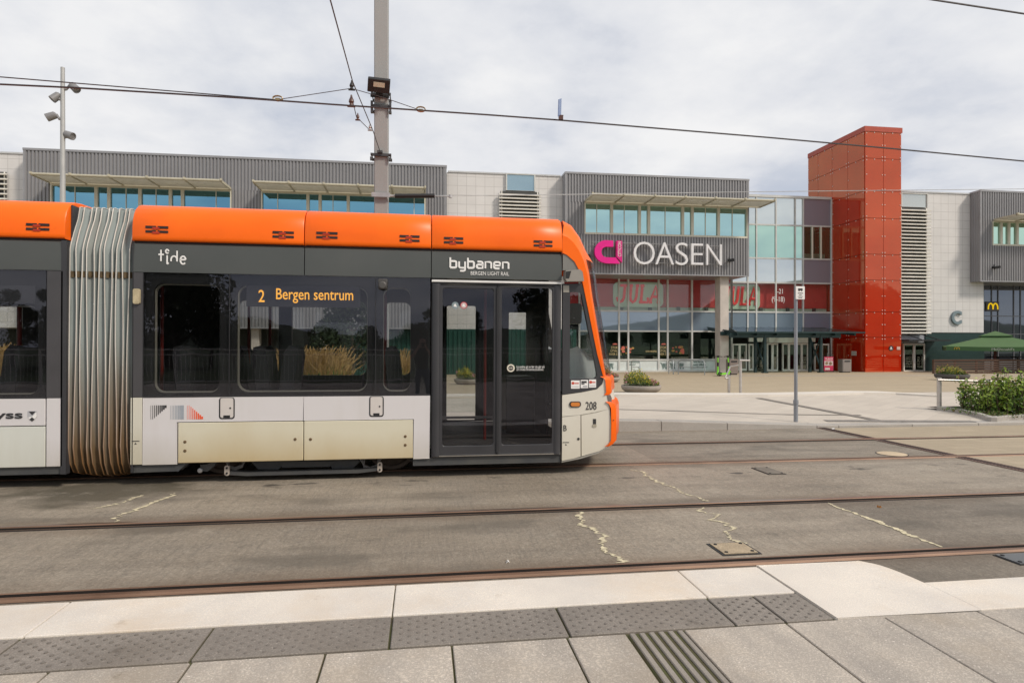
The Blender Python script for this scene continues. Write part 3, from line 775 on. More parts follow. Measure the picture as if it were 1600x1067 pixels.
mb = MB(); a = T(690, 653.5); b = T(771, 650.5); mb.box(a[0], b[0], .03, .055, a[1] - .012, a[1] + .018); mb.build('door_bar', m_dband, dl)
# door notices
t = T(797.5, 575); mb = MB(); mb.lathe([(.048, .006), (.048, .0035)], (t[0], 0, t[1]), 24, ax='y'); mb.lathe([(.030, .0035), (.030, .002)], (t[0], 0, t[1]), 20, 1, ax='y')
mb.prism([(t[0] - .022, t[1]), (t[0] - .006, t[1] - .012), (t[0] - .006, t[1] + .012)], .0005, .002); mb.prism([(t[0] + .022, t[1]), (t[0] + .006, t[1] + .012), (t[0] + .006, t[1] - .012)], .0005, .002)
mb.build('door_notice', [M('notice_cream', (.62, .58, .48), .5), m_bltr], dr)
ltext('lettering', 'La andre g\u00e5 av f\u00f8r du g\u00e5r p\u00e5', 806.5, 850, 571, 576, m_ltr, dr, y=.004)
ltext('lettering', 'LET OTHERS OFF BEFORE BOARDING', 806.5, 848.5, 576.3, 579, m_ltr, dr, y=.004)
for px, colr in ((710, (.22, .28, .30)), (723.5, (.5, .04, .05))):
    t = T(px, 477); mb = MB(); mb.lathe([(.042, .006), (.042, .004)], (t[0], 0, t[1]), 20, ax='y'); mb.lathe([(.034, .004), (.034, .003)], (t[0], 0, t[1]), 20, 1 if colr[0] > .4 else 0, ax='y')
    mb.prism([(t[0] - .02, t[1] - .016), (t[0] + .022, t[1] - .02), (t[0] + .004, t[1] + .02), (t[0] - .012, t[1] + .012)], .0015, .003, mi=2)
    mb.build('door_sticker', [M('sticker_rim', colr, .5), M('sticker_field', (.55, .4, .4), .5), m_ltr], dl)
# handrails and camera box beside the narrow window
mb = MB(); t = T(597, 440, -.03); mb.box(TX(590), TX(604), -.05, 0, t[1] - .09, t[1] + .03); mb.lathe([(.045, -.05), (.05, -.1), (.04, -.12)], (TX(597), 0, T(597, 447)[1]), 12, ax='y')
mb.build('side_camera', M('camera_grey', (.07, .066, .062), .45), tram, bevel=.006, smooth=40)
# -- interior
def pole(px, dy, py0=430, py1=640):
    mb = MB(); p0 = T(px, py0, dy); p1 = T(px, py1, dy); mb.tube([(p0[0], dy, z_gb + .12), (p0[0], dy, .36)], .02, 8); return mb.build('handrail', m_red, tram, smooth=60)
for px, dy in ((252, .55), (388, 1.9), (421, 1.9), (601, .5), (757, .6), (757, 1.9), (866, 1.7), (30, .6), (28, 1.9)): pole(px, dy)
def seat(px, dy, flip=1):
    x = T(px, 600, dy)[0]
    rows = []
    sec = [(0, 0), (.42, 0), (.45, .06), (.43, .12), (.1, .11), (.02, .75), (-.04, .82), (-.12, .8), (-.14, .7), (-.06, .05)]
    mb = MB()
    mb.prism([(x + flip * sx * 1.0, .75 + sz) for sx, sz in sec], dy - .23, dy + .23)
    s_ = mb.build('seat', m_seat, tram, bevel=.02, seg=2)
    mb = MB(); mb.box(x - .05 + flip * .2, x + .05 + flip * .2, dy - .15, dy + .15, .36, .76); mb.build('seat_pedestal', m_int, s_)
for px, dy, fl_ in ((420, .45, 1), (420, 1.0, 1), (452, .45, -1), (385, 1.9, 1), (455, 1.9, -1), (300, .45, 1), (300, 1.0, 1), (620, .45, 1), (30, .45, -1), (-60, .45, 1)): seat(px, dy, fl_)
# far side: lower wall, upper wall, window openings and glass
mb = MB(); hl = []
fz0, fz1 = z_wt - .0, z_gb
far_w = [(X(a_, YT + W), X(b_, YT + W)) for a_, b_ in ((-600, -330), (-290, 40), (374, 437), (457, 573), (600, 641))]
for a, b in far_w: hl.append(rrect(a, b, z_wt + .12, z_gb - .13, .1))
YF_ = YT + W
hl.append(rrect(X(697, YF_), X(742, YF_), Z(720, 655, YF_), Z(720, 478, YF_), .03)); hl.append(rrect(X(793, YF_), X(826, YF_), Z(815, 575, YF_), Z(815, 488, YF_), .03)); pass
hl.append(Tx((889.5, 457.5), (905, 456.5), (907, 459), (931.5, 581), (928, 591), (889.5, 590.5)))
mb.prism([(XL0, .2)] + Tx((950, 692), (944, 592), (910, 407), (877, 372)) + [(XL0, z_ob)], W - .09, W - .03, hl)
fw = mb.build('far_side_wall', m_int, tram)
mb = MB()
for a, b in far_w: mb.box(a, b, W - .05, W - .045, z_wt + .1, z_gb - .1)
mb.box(.3, 1.76, W - .05, W - .045, .5, z_gb - .1)
mb.build('window', m_cglass, tram)
mb = MB(); mb.box(XL0, XL0 + .05, .05, W - .05, .3, z_gb); mb.build('end_wall', m_int, tram)
mb = MB(); mb.box(x_d1 - .02, x_d1 + .02, .9, W - .1, .36, z_gb + .1); mb.build('cab_partition', m_lining, tram)
mb = MB(); mb.box(TX(790, 1.2), TX(835, 1.2), 1.2, 1.7, .36, 1.15); mb.build('equipment_cabinet', m_lining, tram, bevel=.01)
# -- bellows between the two cars
m_bel = streak_mat('bellows_fabric', (.25, .285, .28), (.125, .078, .036), .25, 1.75, .75, 1.1, 2.2, (3, 1, .3), .35)
m_pip = streak_mat('bellows_piping', (.60, .57, .52), (.24, .12, .045), .25, 1.5, .6, 1.0, 3, (3, 1, .5))
NB = 11
zbt = z_gt - .02
def bel_loop(out, sag):
    # closed loop round the section (y,z): bottom, near side, slanted shoulder, roof, far side
    pts = [(1.3, .14 - sag), (.5, .13 - sag), (.22, .12 - sag), (.10, .155 - sag * .8), (.03, .26), (-.004, .45), (.0, .8), (.0, 1.2), (.0, 1.6), (.004, 2.0), (.008, 2.3), (.012, zbt - .06), (.03, zbt + .0), (.09, zbt + .14), (.165, zbt + .29), (.205, z_ot - .045), (.25, z_ot - .035), (1.3, z_ot - .03)]
    pts[0] = (1.3, pts[0][1]); n_ = len(pts); res = []
    for i in range(n_):
        p_, q_ = pts[max(0, i - 1)], pts[min(n_ - 1, i + 1)]
        ty, tz = q_[0] - p_[0], q_[1] - p_[1]; l = math.hypot(ty, tz)
        res.append((pts[i][0] - tz / l * out, pts[i][1] + ty / l * out))
    return res + [(2.6 - y, z) for y, z in reversed(res[1:-1])]
rows = []; pips = []
bx0, bx1 = TX(103), xb1 - .01
for k in range(NB * 4 + 1):
    t = k / (NB * 4); ph = k % 4
    x = lerp(bx0, bx1, t); o_ = {0: .0, 1: -.034, 2: -.042, 3: -.034}[ph]
    sag = .045 * math.sin(math.pi * t)
    rows.append([(x + .012 * math.sin(z * 2.1 + k) * (1 if 0 < k < NB * 4 else 0), y + .05, z) for y, z in bel_loop(o_, sag)])
    if ph == 0: pips.append([(x + .012 * math.sin(z * 2.1 + k) * (1 if 0 < k < NB * 4 else 0), y + .05, z) for y, z in bel_loop(.004, sag)])
mb = MB(); mb.grid(rows, close=True); bel = mb.build('bellows', m_bel, tram, smooth=60)
mb = MB()
for p in pips: mb.tube(p + [p[0]], .006, 6)
mb.build('piping', m_pip, bel, smooth=60)
zs = T(150, 428)[1]
mb = MB()
for k in range(NB):
    xa_, xb_ = lerp(bx0, bx1, (k + .12) / NB), lerp(bx0, bx1, (k + .9) / NB)
    mb.grid([[(xa_, .058, zs + .035), (lerp(xa_, xb_, .5), .095, zs + .035), (xb_, .06, zs + .03)], [(xa_, .056, zs - .035), (lerp(xa_, xb_, .5), .093, zs - .035), (xb_, .058, zs - .03)]])
mb.build('bellows_seam', M('seam_strap', (.10, .07, .035), .8, var=.4, vs=15), bel)
mb = MB(); mb.box(xb0 - .02, TX(102.6), -.0, .08, z_sk, zbt + .02); mb.box(xb1 - .004, xb1 + .006, .0, .08, z_sk, zbt); mb.box(TX(100.8), TX(103), .1, 2.5, z_ob - .05, z_ot - .05)
mb.build('bellows_frame', m_tdark, tram)
# -- bogie below the ivory covers
mb = MB()
bg = MB()
bg.prism(Tx((383, 725), (555, 724), (560, 726), (548, 737), (515, 738), (512, 733), (432, 735), (428, 739), (395, 739)), .22, .5)
bg.prism(Tx((430, 726.5), (520, 725.5), (510, 734), (435, 736)), .2, .225)
bog = bg.build('bogie', m_skirt, tram, bevel=.01)
a = T(352, 742); b = T(594, 737.5); zb_ = (a[1] + b[1]) / 2
mb = MB(); mb.prism([(a[0], zb_ - .012), (a[0] + .2, zb_ - .03), (b[0] - .25, zb_ - .03), (b[0], zb_ - .005), (b[0], zb_ + .028), (b[0] - .25, zb_ + .012), (a[0] + .2, zb_ + .012), (a[0], zb_ + .03)], .1, .2)
mb.build('track_brake', m_skirt, bog, bevel=.008)
mb = MB()
for q_ in ((350.5, 737.5), (592.5, 732)):
    t = T(*q_); mb.prism(rrect(t[0] - .028, t[0] + .028, t[1] - .06, t[1] + .06, .025), .09, .11); mb.lathe([(.012, .09), (.012, .078)], (t[0], 0, t[1] - .03), 8, 1, ax='y'); mb.lathe([(.012, .09), (.012, .078)], (t[0], 0, t[1] + .03), 8, 1, ax='y')
mb.build('bracket', [M('bracket_pale', (.50, .44, .38), .5, metal=.3), m_black], bog)
for px in (352, 612):
    x = TX(px, .5); r_ = .32; zc = .345
    mb = MB(); mb.lathe([(.05, .40), (.12, .40), (.16, .44), (r_ - .07, .46), (r_ - .05, .44), (r_ - .01, .44), (r_, .46), (r_, .58), (r_ + .025, .6), (r_ + .02, .63), (.06, .63)], (x, 0, zc), 40, ax='y')
    wh = mb.build('wheel', M('wheel_steel', (.085, .065, .05), .6, var=.3, vs=8, metal=.3), bog, smooth=40)
mb = MB()
for px in (368, 579):
    t = T(px, 722, .2)
    for k in range(3): mb.tube([(t[0] - .13 + .03 * k, .2, t[1] + .05), (t[0] - .08, .19, t[1] - .03 - .012 * k), (t[0], .18, t[1] - .06 - .014 * k), (t[0] + .08, .19, t[1] - .03 - .012 * k), (t[0] + .13 - .02 * k, .2, t[1] + .05)], .009, 6)
mb.build('hose', M('hose_grey', (.2, .19, .18), .5), bog, smooth=60)
mb = MB(); t = T(312, 735, .1); mb.prism(Tx((307, 729), (318, 728), (333, 722), (330, 731), (318, 739), (309, 739)), .12, .18); mb.lathe([(.03, .12), (.03, .10), (.018, .095)], (t[0], 0, t[1]), 12, 1, ax='y')
mb.build('brake_arm', [m_skirt, m_steel], bog, bevel=.006)
# -- cab: side frame, glass, orange pillar, nose, windscreen, bumper
cab_o = Tx((878, 443.5), (907, 443.5), (910, 450), (932, 553), (941.5, 588), (940, 599), (932, 607), (908, 611.8), (878, 616))
cab_i = Tx((889.5, 457.5), (892, 456), (905, 456.5), (907, 459), (931.5, 581), (931.5, 588), (928, 591), (892, 592.5), (889.5, 590.5))
pz('cab_window_frame', cab_o, -.004, .05, m_tdark, holes=[cab_i], bevel=.004)
mb = MB(); mb.prism(cab_i, .004, .01); cw = mb.build('cab_window', m_cglass, tram)
gp = pz('cab_corner_panel', Tx((878, 397.5), (882, 397.5), (895, 408), (903.5, 422), (878, 422)), .0, .05, M('cab_grey', (.20, .195, .18), .35), bevel=.004)
mb = MB(); mb.prism(Tx((880, 424), (902, 422.5), (906, 426), (908, 440), (882, 440.5), (879, 436)), -.09, .02); mb.prism(Tx((880.5, 426), (888, 425), (885, 436), (880, 436)), -.094, -.09, mi=1)
mb.build('mirror_camera', [M('camera_housing', (.30, .28, .25), .3), m_black], tram, bevel=.02, seg=2)
bx('cab_bracket', TX(878.5), TX(888), -.008, .03, T(880, 457)[1], T(880, 446)[1], M('bracket_beige', (.36, .34, .29), .5))
outer = Tx((877, 368), (885, 371), (894, 379), (902.5, 391), (910, 407), (916, 428), (921, 462), (934.4, 539), (944, 592), (942, 590), (932, 553), (909, 443), (904.5, 425), (896, 409), (884, 398.5), (877, 395.5))
def Tx2(dy, *p): return [T(a, b, dy) for a, b in p]
oB = Tx2(.2, (877, 345), (890.6, 352.5), (904, 371), (910.5, 391), (914, 405), (918, 428), (922.5, 462), (935.8, 539), (945, 592))
mb = MB()
A = [(x, -.012, z) for x, z in outer]; Bq = [(x, .2, z) for x, z in oB]; mid = []
for i in range(9):
    a_, b_ = Vector(A[i]), Vector(Bq[i]); m_ = a_.lerp(b_, .5); d_ = (b_ - a_); m_ += Vector((.012, -.02, .03 if i < 4 else .0)); mid.append(tuple(m_))
mb.grid([A[:9], mid, Bq])
mb.poly(A)
mb.grid([[A[15 - i] for i in range(7)], [(A[15 - i][0], .03, A[15 - i][2]) for i in range(7)]])
mb.build('front_pillar', m_orange, tram, smooth=50)
# front surface: plan curve bulging forward
prof = [T(*q_, .2) for q_ in ((877, 345), (890.6, 352.5), (904, 371), (910.5, 391), (914, 405), (918, 428), (922.5, 462), (935.8, 539), (945, 592), (950, 625), (952.5, 640), (953.5, 665), (953, 695), (948, 700))]
def plan(t): return .34 * (1 - (2 * t - 1) ** 2) ** .9
def front(i0, i1, name, m, grow=0):
    rows = []
    for i in range(i0, i1 + 1):
        x, z = prof[i]; b = min(1, i / 4)
        rows.append([(x + plan(t) * b + grow, lerp(.2, W - .2, t), z) for t in [k / 12 for k in range(13)]])
    mb = MB(); mb.grid(rows); return mb.build(name, m, tram, smooth=60)
front(0, 4, 'front_roof', m_orange); front(4, 8, 'windscreen', m_tglass); front(8, 13, 'front_panel', m_nose)
def nose_side(pts, name='nose_panel'):
    mb = MB(); mb.prism(pts, 0, .05); return mb.build(name, m_nose, tram, bevel=.004)
ns = nose_side(Tx((878, 617), (908, 612.8), (932, 608), (940.5, 600), (943, 590), (944.5, 592), (950, 625), (952, 638.5), (930, 643.5), (905, 648), (878, 650.5)))
nose_side(Tx((878, 651.3), (906.5, 648.6), (907.3, 712.5), (896, 716), (878, 719.5)))
nose_side(Tx((908, 648.3), (930, 644.3), (952, 639.3), (954, 665), (953.5, 695), (935, 704.5), (908.6, 712.2)))
# rounded corner closing side to front
cpts = [(944.5, 592), (950, 625), (952, 638.5), (954, 665), (953.5, 695)]
mb = MB(); rws = []
for i, q_ in enumerate(cpts):
    a_ = T(*q_); b_ = prof[8 + (0, 1, 2, 3, 4)[i]]
    rws.append([(a_[0], .0, a_[1]), (a_[0] + .012, .04, a_[1]), (lerp(a_[0], b_[0], .6) + .016, .12, lerp(a_[1], b_[1], .6)), (b_[0], .2, b_[1])])
mb.grid(rws); mb.build('nose_corner', m_nose, tram, smooth=60)
pz('nose_valance', Tx((878, 720.5), (896, 716.8), (908, 713.4), (935, 705.4), (953, 696), (950, 699), (935, 708), (908, 716.5), (878, 722.5)), .01, .08, M('valance_grey', (.36, .35, .31), .5))
bx('cab_backing', TX(878), TX(940), .06, .1, T(900, 706)[1], T(900, 612)[1], m_black, bevel=0)
mb = MB(); p_ = T(908, 631.3); mb.prism(rrect(TX(889), TX(907), p_[1] - .035, p_[1] + .035, .03), -.012, 0, mi=0); mb.prism(rrect(TX(891), TX(905), p_[1] - .024, p_[1] + .024, .02), -.02, -.012, mi=1)
mb.build('indicator_lamp', [m_bltr, M('amber_lens', (.62, .20, .03), .25, coat=.5)], ns, bevel=.004)
ltext('lettering', '208', 914.5, 931.5, 627.5, 640, m_bltr, ns)
ltext('lettering', 'B', 880, 885, 664, 673, m_bltr, tram)
mb = MB(); t = T(928.5, 660); mb.box(t[0] - .02, t[0] + .02, -.004, 0, t[1] - .045, t[1] + .045); mb.prism(rrect(t[0] - .03, t[0] + .025, t[1] - .06, t[1] - .02, .015), -.006, 0, mi=1); t = T(903.5, 685.5); mb.lathe([(.016, 0), (.016, -.006)], (t[0], 0, t[1]), 10, ax='y')
mb.build('nose_latch', [m_bltr, M('latch_tan', (.35, .32, .25), .5)], tram)
for i, (a, b) in enumerate(((891.5, 905), (906.5, 918.2), (919.7, 930.6))):
    z1, z0 = T(a, 594.2 - i * .8)[1], T(a, 607 - i * .8)[1]; x0, x1 = TX(a), TX(b)
    mb = MB(); mb.box(x0, x1, -.006, -.0035, z0, z1); zz = lambda t: lerp(z0, z1, t); xx = lambda t: lerp(x0, x1, t)
    if i == 1:
        mb.box(xx(.1), xx(.8), -.008, -.006, zz(.62), zz(.86), 1); mb.box(xx(.1), xx(.5), -.008, -.006, zz(.45), zz(.58), 1); mb.box(xx(.3), xx(.9), -.008, -.006, zz(.12), zz(.3), 2)
    else:
        mb.lathe([(.018, -.006), (.018, -.008)], (xx(.22), 0, zz(.66)), 12, 3, ax='y'); mb.box(xx(.4), xx(.9), -.008, -.006, zz(.58), zz(.7), 3); mb.box(xx(.1), xx(.9), -.008, -.006, zz(.2), zz(.26), 2)
    mb.build('cab_sticker', [m_ltr, m_bltr, M('sticker_grey', (.4, .4, .42), .5), M('sticker_red', (.55, .07, .04), .5)], tram)
# bumper and headlamp
mb = MB()
def bump_row(px, py, out): 
    x, z = T(px, py); return [(x + o_ + out, y, z) for y, o_ in ((-.02, -.07), (.0, .0), (.07, .035), (.25, .08), (.8, .30), (1.32, .36), (1.85, .30), (2.4, .08), (2.58, .035), (2.65, .0), (2.67, -.07))]
mb.grid([bump_row(954, 627.5, 0), bump_row(959, 631, 0), bump_row(962, 638, 0), bump_row(962.5, 662, 0), bump_row(962, 688, 0), bump_row(957, 694, 0), bump_row(952, 697, 0)])
mb.poly(bump_row(954, 627.5, 0))
mb.build('bumper', m_orange, tram, smooth=45)
mb = MB()
mb.grid([bump_row(944.5, 588, 0), bump_row(950.5, 590.5, 0), bump_row(953, 594, 0), bump_row(954.5, 613, 0), bump_row(951, 617, 0)])
mb.build('bumper_upper', m_orange, tram, smooth=45)
mb = MB(); p0, p1 = T(951, 617), T(955, 631)
mb.prism(Tx((948, 617.5), (952.8, 617.5), (954.6, 622), (954, 632), (951, 633)), -.002, .2); mb.build('headlight', M('headlamp_dark', (.16, .13, .12), .2, coat=.6), tram, bevel=.006)
bx('bumper_bolt', TX(957), TX(958.2), -.025, .0, T(957, 656.5)[1], T(957, 655.5)[1], m_slot, bevel=0)
# cab interior: dashboard and blind
mb = MB()
mb.prism(Tx2(.5, (880, 548), (896, 546), (918, 556), (926, 566), (928, 592), (928, 640), (880, 640)), .35, 2.2)
mb.build('dashboard', M('dash_grey', (.58, .63, .65), .45), tram, bevel=.04, seg=3)
mb = MB(); mb.prism(rrect(*[f(*a_) for f, a_ in ((lambda a, b: T(a, b, .8)[0], (887, 500)), (lambda a, b: T(a, b, .8)[0], (908, 500)))], T(900, 506, .8)[1], T(900, 474, .8)[1], .04), .8, .9); mb.build('driver_mirror', M('mirror_dark', (.05, .05, .05), .15), tram)
mb = MB(); t = T(892, 546, .6); mb.tube([(t[0], .6, t[1]), (t[0] - .03, .6, t[1] + .25)], .008, 6); mb.build('microphone', m_black, tram)
# ------------------------------------------------------------------ the shopping centre
YB, YW, YG, YTW = 39.6, 40.4, 42.5, 39.0
mall = thing('shopping_centre', (18, 42.5, -.7), 'long grey and white shopping centre with corrugated blocks, glass front and sunshades behind the plaza', 'building')
m_corr = M('corrugated_grey', (.25, .248, .256), .42, var=.06, vs=.5, metal=.15)
m_flash = M('flashing_grey', (.30, .30, .31), .4, metal=.3)
m_tile = tile_mat('white_panel', (.66, .645, .63), (.44, .425, .41), .605, .605, .013, .4, 0, 'xz', .02)
m_skytint = mirror_glass('sky_tinted_glass', (.21, .47, .62), (.01, .02, .03), .80)  # tinted glass, its extra blue stands in for a bluer reflected sky
m_teal = mirror_glass('teal_glass', (.56, .84, .83), (.02, .05, .05), .80)
m_green = mirror_glass('green_glass', (.62, .90, .78), (.10, .14, .12), .75)
m_pearl = mirror_glass('pearl_glass', (.80, .86, .86), (.2, .22, .22), .75)
m_purp = mirror_glass('purple_panel', (.5, .5, .6), (.22, .22, .27), .22)
m_spand = mirror_glass('blue_spandrel', (.6, .7, .8), (.19, .25, .32), .28)
m_shop = glass('shop_glass', (.62, .70, .66), .10, .5, (.9, 1, .95), .03, .4)
m_redg = glass('red_band_glass', (.94, .97, .95), .05, .5, (.95, 1, .97), .03, .4)
m_mull = M('mullion_grey', (.56, .57, .55), .4)
m_slat = M('louvre_cream', (.74, .72, .66), .45)
m_louvd = M('louvre_dark', (.05, .052, .05), .6)
m_redp = M('red_wall', (.52, .03, .035), .5)
m_room = M('shop_interior', (.030, .036, .032), .7, var=.5, vs=.8)
m_conc = M('concrete_column', (.55, .50, .45), .75, var=.12, vs=1.5, speck=.3, ss=40, bump=.2, bs=20)
m_gwall = M('green_cladding', (.010, .06, .045), .4, var=.06)
def xz(px, py, Y): p = P(px, py, Y); return p.x, p.z
def part(mb, name, m, **k): return mb.build(name, m, mall, **k)
def corr(mb, x0, x1, y, z0, z1, pitch=.2, dep=.065):
    n = max(1, round((x1 - x0) / pitch)); w = (x1 - x0) / n; pts = []
    for i in range(n):
        a = x0 + i * w; pts += [(a, y), (a + w * .14, y - dep), (a + w * .62, y - dep), (a + w * .76, y)]
    pts.append((x1, y))
    mb.grid([[(a, b, z0) for a, b in pts], [(a, b, z1) for a, b in pts]])
def block(x0, x1, z0, z1, wins, yb=YB, depth=4.0, joint=None):
    """corrugated box with window strips (xa, xb, za, zb)"""
    mb = MB()
    mb.box(x0 + .02, x1 - .02, yb + .28, yb + depth, z0 + .02, z1 - .05)
    if not wins: corr(mb, x0, x1, yb, z0, z1)
    else:
        za, zb = wins[0][2], wins[0][3]
        corr(mb, x0, x1, yb, zb, z1); corr(mb, x0, x1, yb, z0, za)
        c = x0
        for w in wins:
            if w[0] > c: corr(mb, c, w[0], yb, za, zb)
            c = w[1]
        if x1 > c + .05: corr(mb, c, x1, yb, za, zb)
    for xx in (x0, x1):     # corrugated returns
        n = int(depth / .2); pts = []
        sg = -1 if xx == x0 else 1
        for i in range(n):
            a = yb + depth * i / n; w = depth / n
            pts += [(xx, a), (xx + sg * .03, a + w * .15), (xx + sg * .03, a + w * .6), (xx, a + w * .75)]
        pts.append((xx, yb + depth))
        mb.grid([[(a, b, z0) for a, b in pts], [(a, b, z1) for a, b in pts]])
    mb.poly([(x0, yb - .05, z0), (x1, yb - .05, z0), (x1, yb + depth, z0), (x0, yb + depth, z0)], 1)
    mb.box(x0 - .05, x1 + .05, yb - .09, yb + depth, z1 - .03, z1 + .10, 1)
    mb.box(x0 - .03, x0 + .06, yb - .075, yb - .0, z0, z1 - .03, 1); mb.box(x1 - .06, x1 + .03, yb - .075, yb, z0, z1 - .03, 1)
    mb.box(x0, x1, yb - .07, yb, z0 - .03, z0 + .05, 1)
    return part(mb, 'clad_block', [m_corr, m_flash])
ZT = 12.95
zs_, zh_ = 8.9, 11.0
def strip_win(xa, xb, mains, minors, m, yb=YB, za=zs_, zb=zh_):
    mb = MB(); mb.box(xa + .05, xb - .05, yb + .10, yb + .14, za + .05, zb - .05)
    w = part(mb, 'window_strip', m)
    mb = MB()
    mb.box(xa, xb, yb - .06, yb + .2, za, za + .12); mb.box(xa, xb, yb - .06, yb + .2, zb - .08, zb); mb.box(xa, xa + .08, yb - .055, yb + .2, za + .12, zb - .08); mb.box(xb - .08, xb, yb - .055, yb + .2, za + .12, zb - .08)
    for x in mains: mb.box(x - .09, x + .09, yb - .02, yb + .099, za + .12, zb - .08)
    for x in minors: mb.box(x - .022, x + .022, yb + .06, yb + .099, za + .12, zb - .08)
    mb.build('window_frame', m_cream, w)
def shade(xa, xb, yb=YB, z=11.05, dep=1.85):
    mb = MB(); y1 = yb - .06; y0 = yb - dep
    mb.tube([(xa, y0, z + .05), (xb, y0, z + .05)], .075, 8)
    mb.box(xa, xb, y1 - .06, y1, z - .05, z + .06)
    n = max(2, round((xb - xa) / 2.05))
    for i in range(n + 1):
        x = lerp(xa + .03, xb - .03, i / n); mb.box(x - .03, x + .03, y0, y1 - .06, z - .04, z + .1)
        mb.box(x - .05, x + .05, y0 - .12, y0, z + .03, z + .16)
    k = 0
    ns = int((dep - .2) / .13)
    for j in range(ns):
        y = y0 + .1 + j * .13
        mb.add([(xa, y, z - .02), (xb, y, z - .02), (xb, y + .125, z + .05), (xa, y + .125, z + .05), (xa, y, z - .005), (xb, y, z - .005), (xb, y + .125, z + .065), (xa, y + .125, z + .065)],
               [(0, 3, 2, 1), (4, 5, 6, 7), (0, 1, 5, 4), (2, 3, 7, 6)])
    part(mb, 'sunshade', M('sunshade_cream', (.46, .43, .33), .5))
XB = lambda px: X(px, YB)
w1 = (XB(79), XB(362), zs_, zh_); w2_ = (XB(408), XB(665), zs_, zh_)
block(XB(38), XB(697), 2.6, ZT, [w1, w2_])
strip_win(w1[0], w1[1], [XB(v) for v in (150, 170, 218.5, 266, 285)], [XB(v) for v in (116, 196, 243, 337)], m_skytint)
strip_win(w2_[0], w2_[1], [XB(v) for v in (481, 500, 544, 605)], [XB(v) for v in (433.5, 520, 647)], m_skytint)
shade(XB(79) - .0, XB(362)); shade(XB(408), XB(665))
w3 = (XB(913), XB(1168), zs_, zh_)
zb3 = Z(1000, 429, YB)
block(XB(883.5), XB(1169), zb3, ZT - .08, [w3], depth=3.0)
strip_win(w3[0], w3[1], [XB(v) for v in (956, 999.5, 1014, 1067, 1082, 1123)], [XB(v) for v in (933, 976, 1040, 1103, 1145)], m_teal)
shade(XB(913), XB(1168) + .9)
zb4 = Z(1560, 440, YB)
w4 = (XB(1550), XB(1720), Z(1560, 384, YB), Z(1560, 346, YB))
block(XB(1531), XB(1730), zb4, ZT - .15, [w4], depth=4)
strip_win(*w4[:2], [XB(v) for v in (1565, 1577, 1590, 1612, 1640)], [], m_green, za=w4[2], zb=w4[3])
shade(XB(1551), XB(1720), z=w4[3] + .06)
# white panel walls
mb = MB(); mb.box(XB(-420), XB(38) - .01, YW, YW + 4, 2.6, ZT - .05); part(mb, 'panel_wall', m_tile); mb = MB(); mb.box(XB(697) + .08, XB(886), YW, YW + 2, 2.6, ZT - .1); 
part(mb, 'panel_wall', m_tile); mb = MB()
mb.box(X(1409, YW) - .6, X(1537, YW), YW, YW + 1.9, Z(1490, 519.5, YW), ZT - .2)
part(mb, 'panel_wall', m_tile)
m_par = M('parapet_light', (.50, .51, .52), .45)
mb = MB(); mb.box(XB(-420), XB(38) - .1, YW - .06, YW + 4, ZT - .049, ZT + .05); part(mb, 'parapet', m_par); mb = MB(); mb.box(XB(697) + .16, XB(880), YW - .06, YW + 3, ZT - .099, ZT + .0); part(mb, 'parapet', m_par); mb = MB()
mb.box(X(1409, YW) - .6, X(1517, YW), YW - .06, YW + 3, ZT - .199, ZT - .1)
part(mb, 'parapet', m_par)
# louvre screens
def louvre(xa, xb, z0, z1, y, pitch, win=None, m=m_pearl):
    mb = MB(); mb.box(xa + .12, xb - .12, y + .25, y + .28, z0, z1)
    par = part(mb, 'louvre_screen', m_louvd)
    mb = MB(); n = int((z1 - z0) / pitch)
    for i in range(n):
        z = z0 + (i + .5) * pitch
        mb.prism([(y - .02, z - .04), (y + .03, z - .06), (y + .22, z + .055), (y + .2, z + .075), (y - .02, z + .03)], xa, xb, ax='x')
    for x in (xa + .2, xb - .2): mb.box(x - .03, x + .03, y + .2, y + .249, z0, z1)
    mb.build('louvre_slats', m_slat, par)
    if win:
        mb = MB(); mb.box(win[0], win[1], y + .3, y + .34, win[2], win[3]); g_ = part(mb, 'window', m)
        mb = MB(); mb.prism([(win[0] - .08, win[2]), (win[1] + .08, win[2]), (win[1] + .08, win[3] + .06), (win[0] - .08, win[3] + .06)], y + .22, y + .38, [[(win[0], win[2] + .01), (win[1], win[2] + .01), (win[1], win[3]), (win[0], win[3])]])
        mb.build('window_frame', m_mull, g_)
yl = YW - .38
louvre(X(780, yl), X(845.5, yl), 7.4, Z(810, 298, yl), yl, .232, (X(792, YW), X(834, YW), Z(810, 299, YW), Z(810, 274, YW)), mirror_glass('sky_panel', (.5, .66, .74), (.1, .16, .2), .55))
louvre(X(-60, yl), X(9, yl), 7.4, Z(0, 267, yl), yl, .29)
yl2 = YW - .45
louvre(X(1408, yl2), X(1455, yl2), Z(1430, 523, yl2), Z(1430, 324, yl2), yl2, .255, (X(1410, YW) - .2, X(1445, YW), Z(1430, 325, YW), Z(1430, 304.5, YW)), mirror_glass('milky_panel', (.8, .84, .82), (.3, .32, .31), .5))
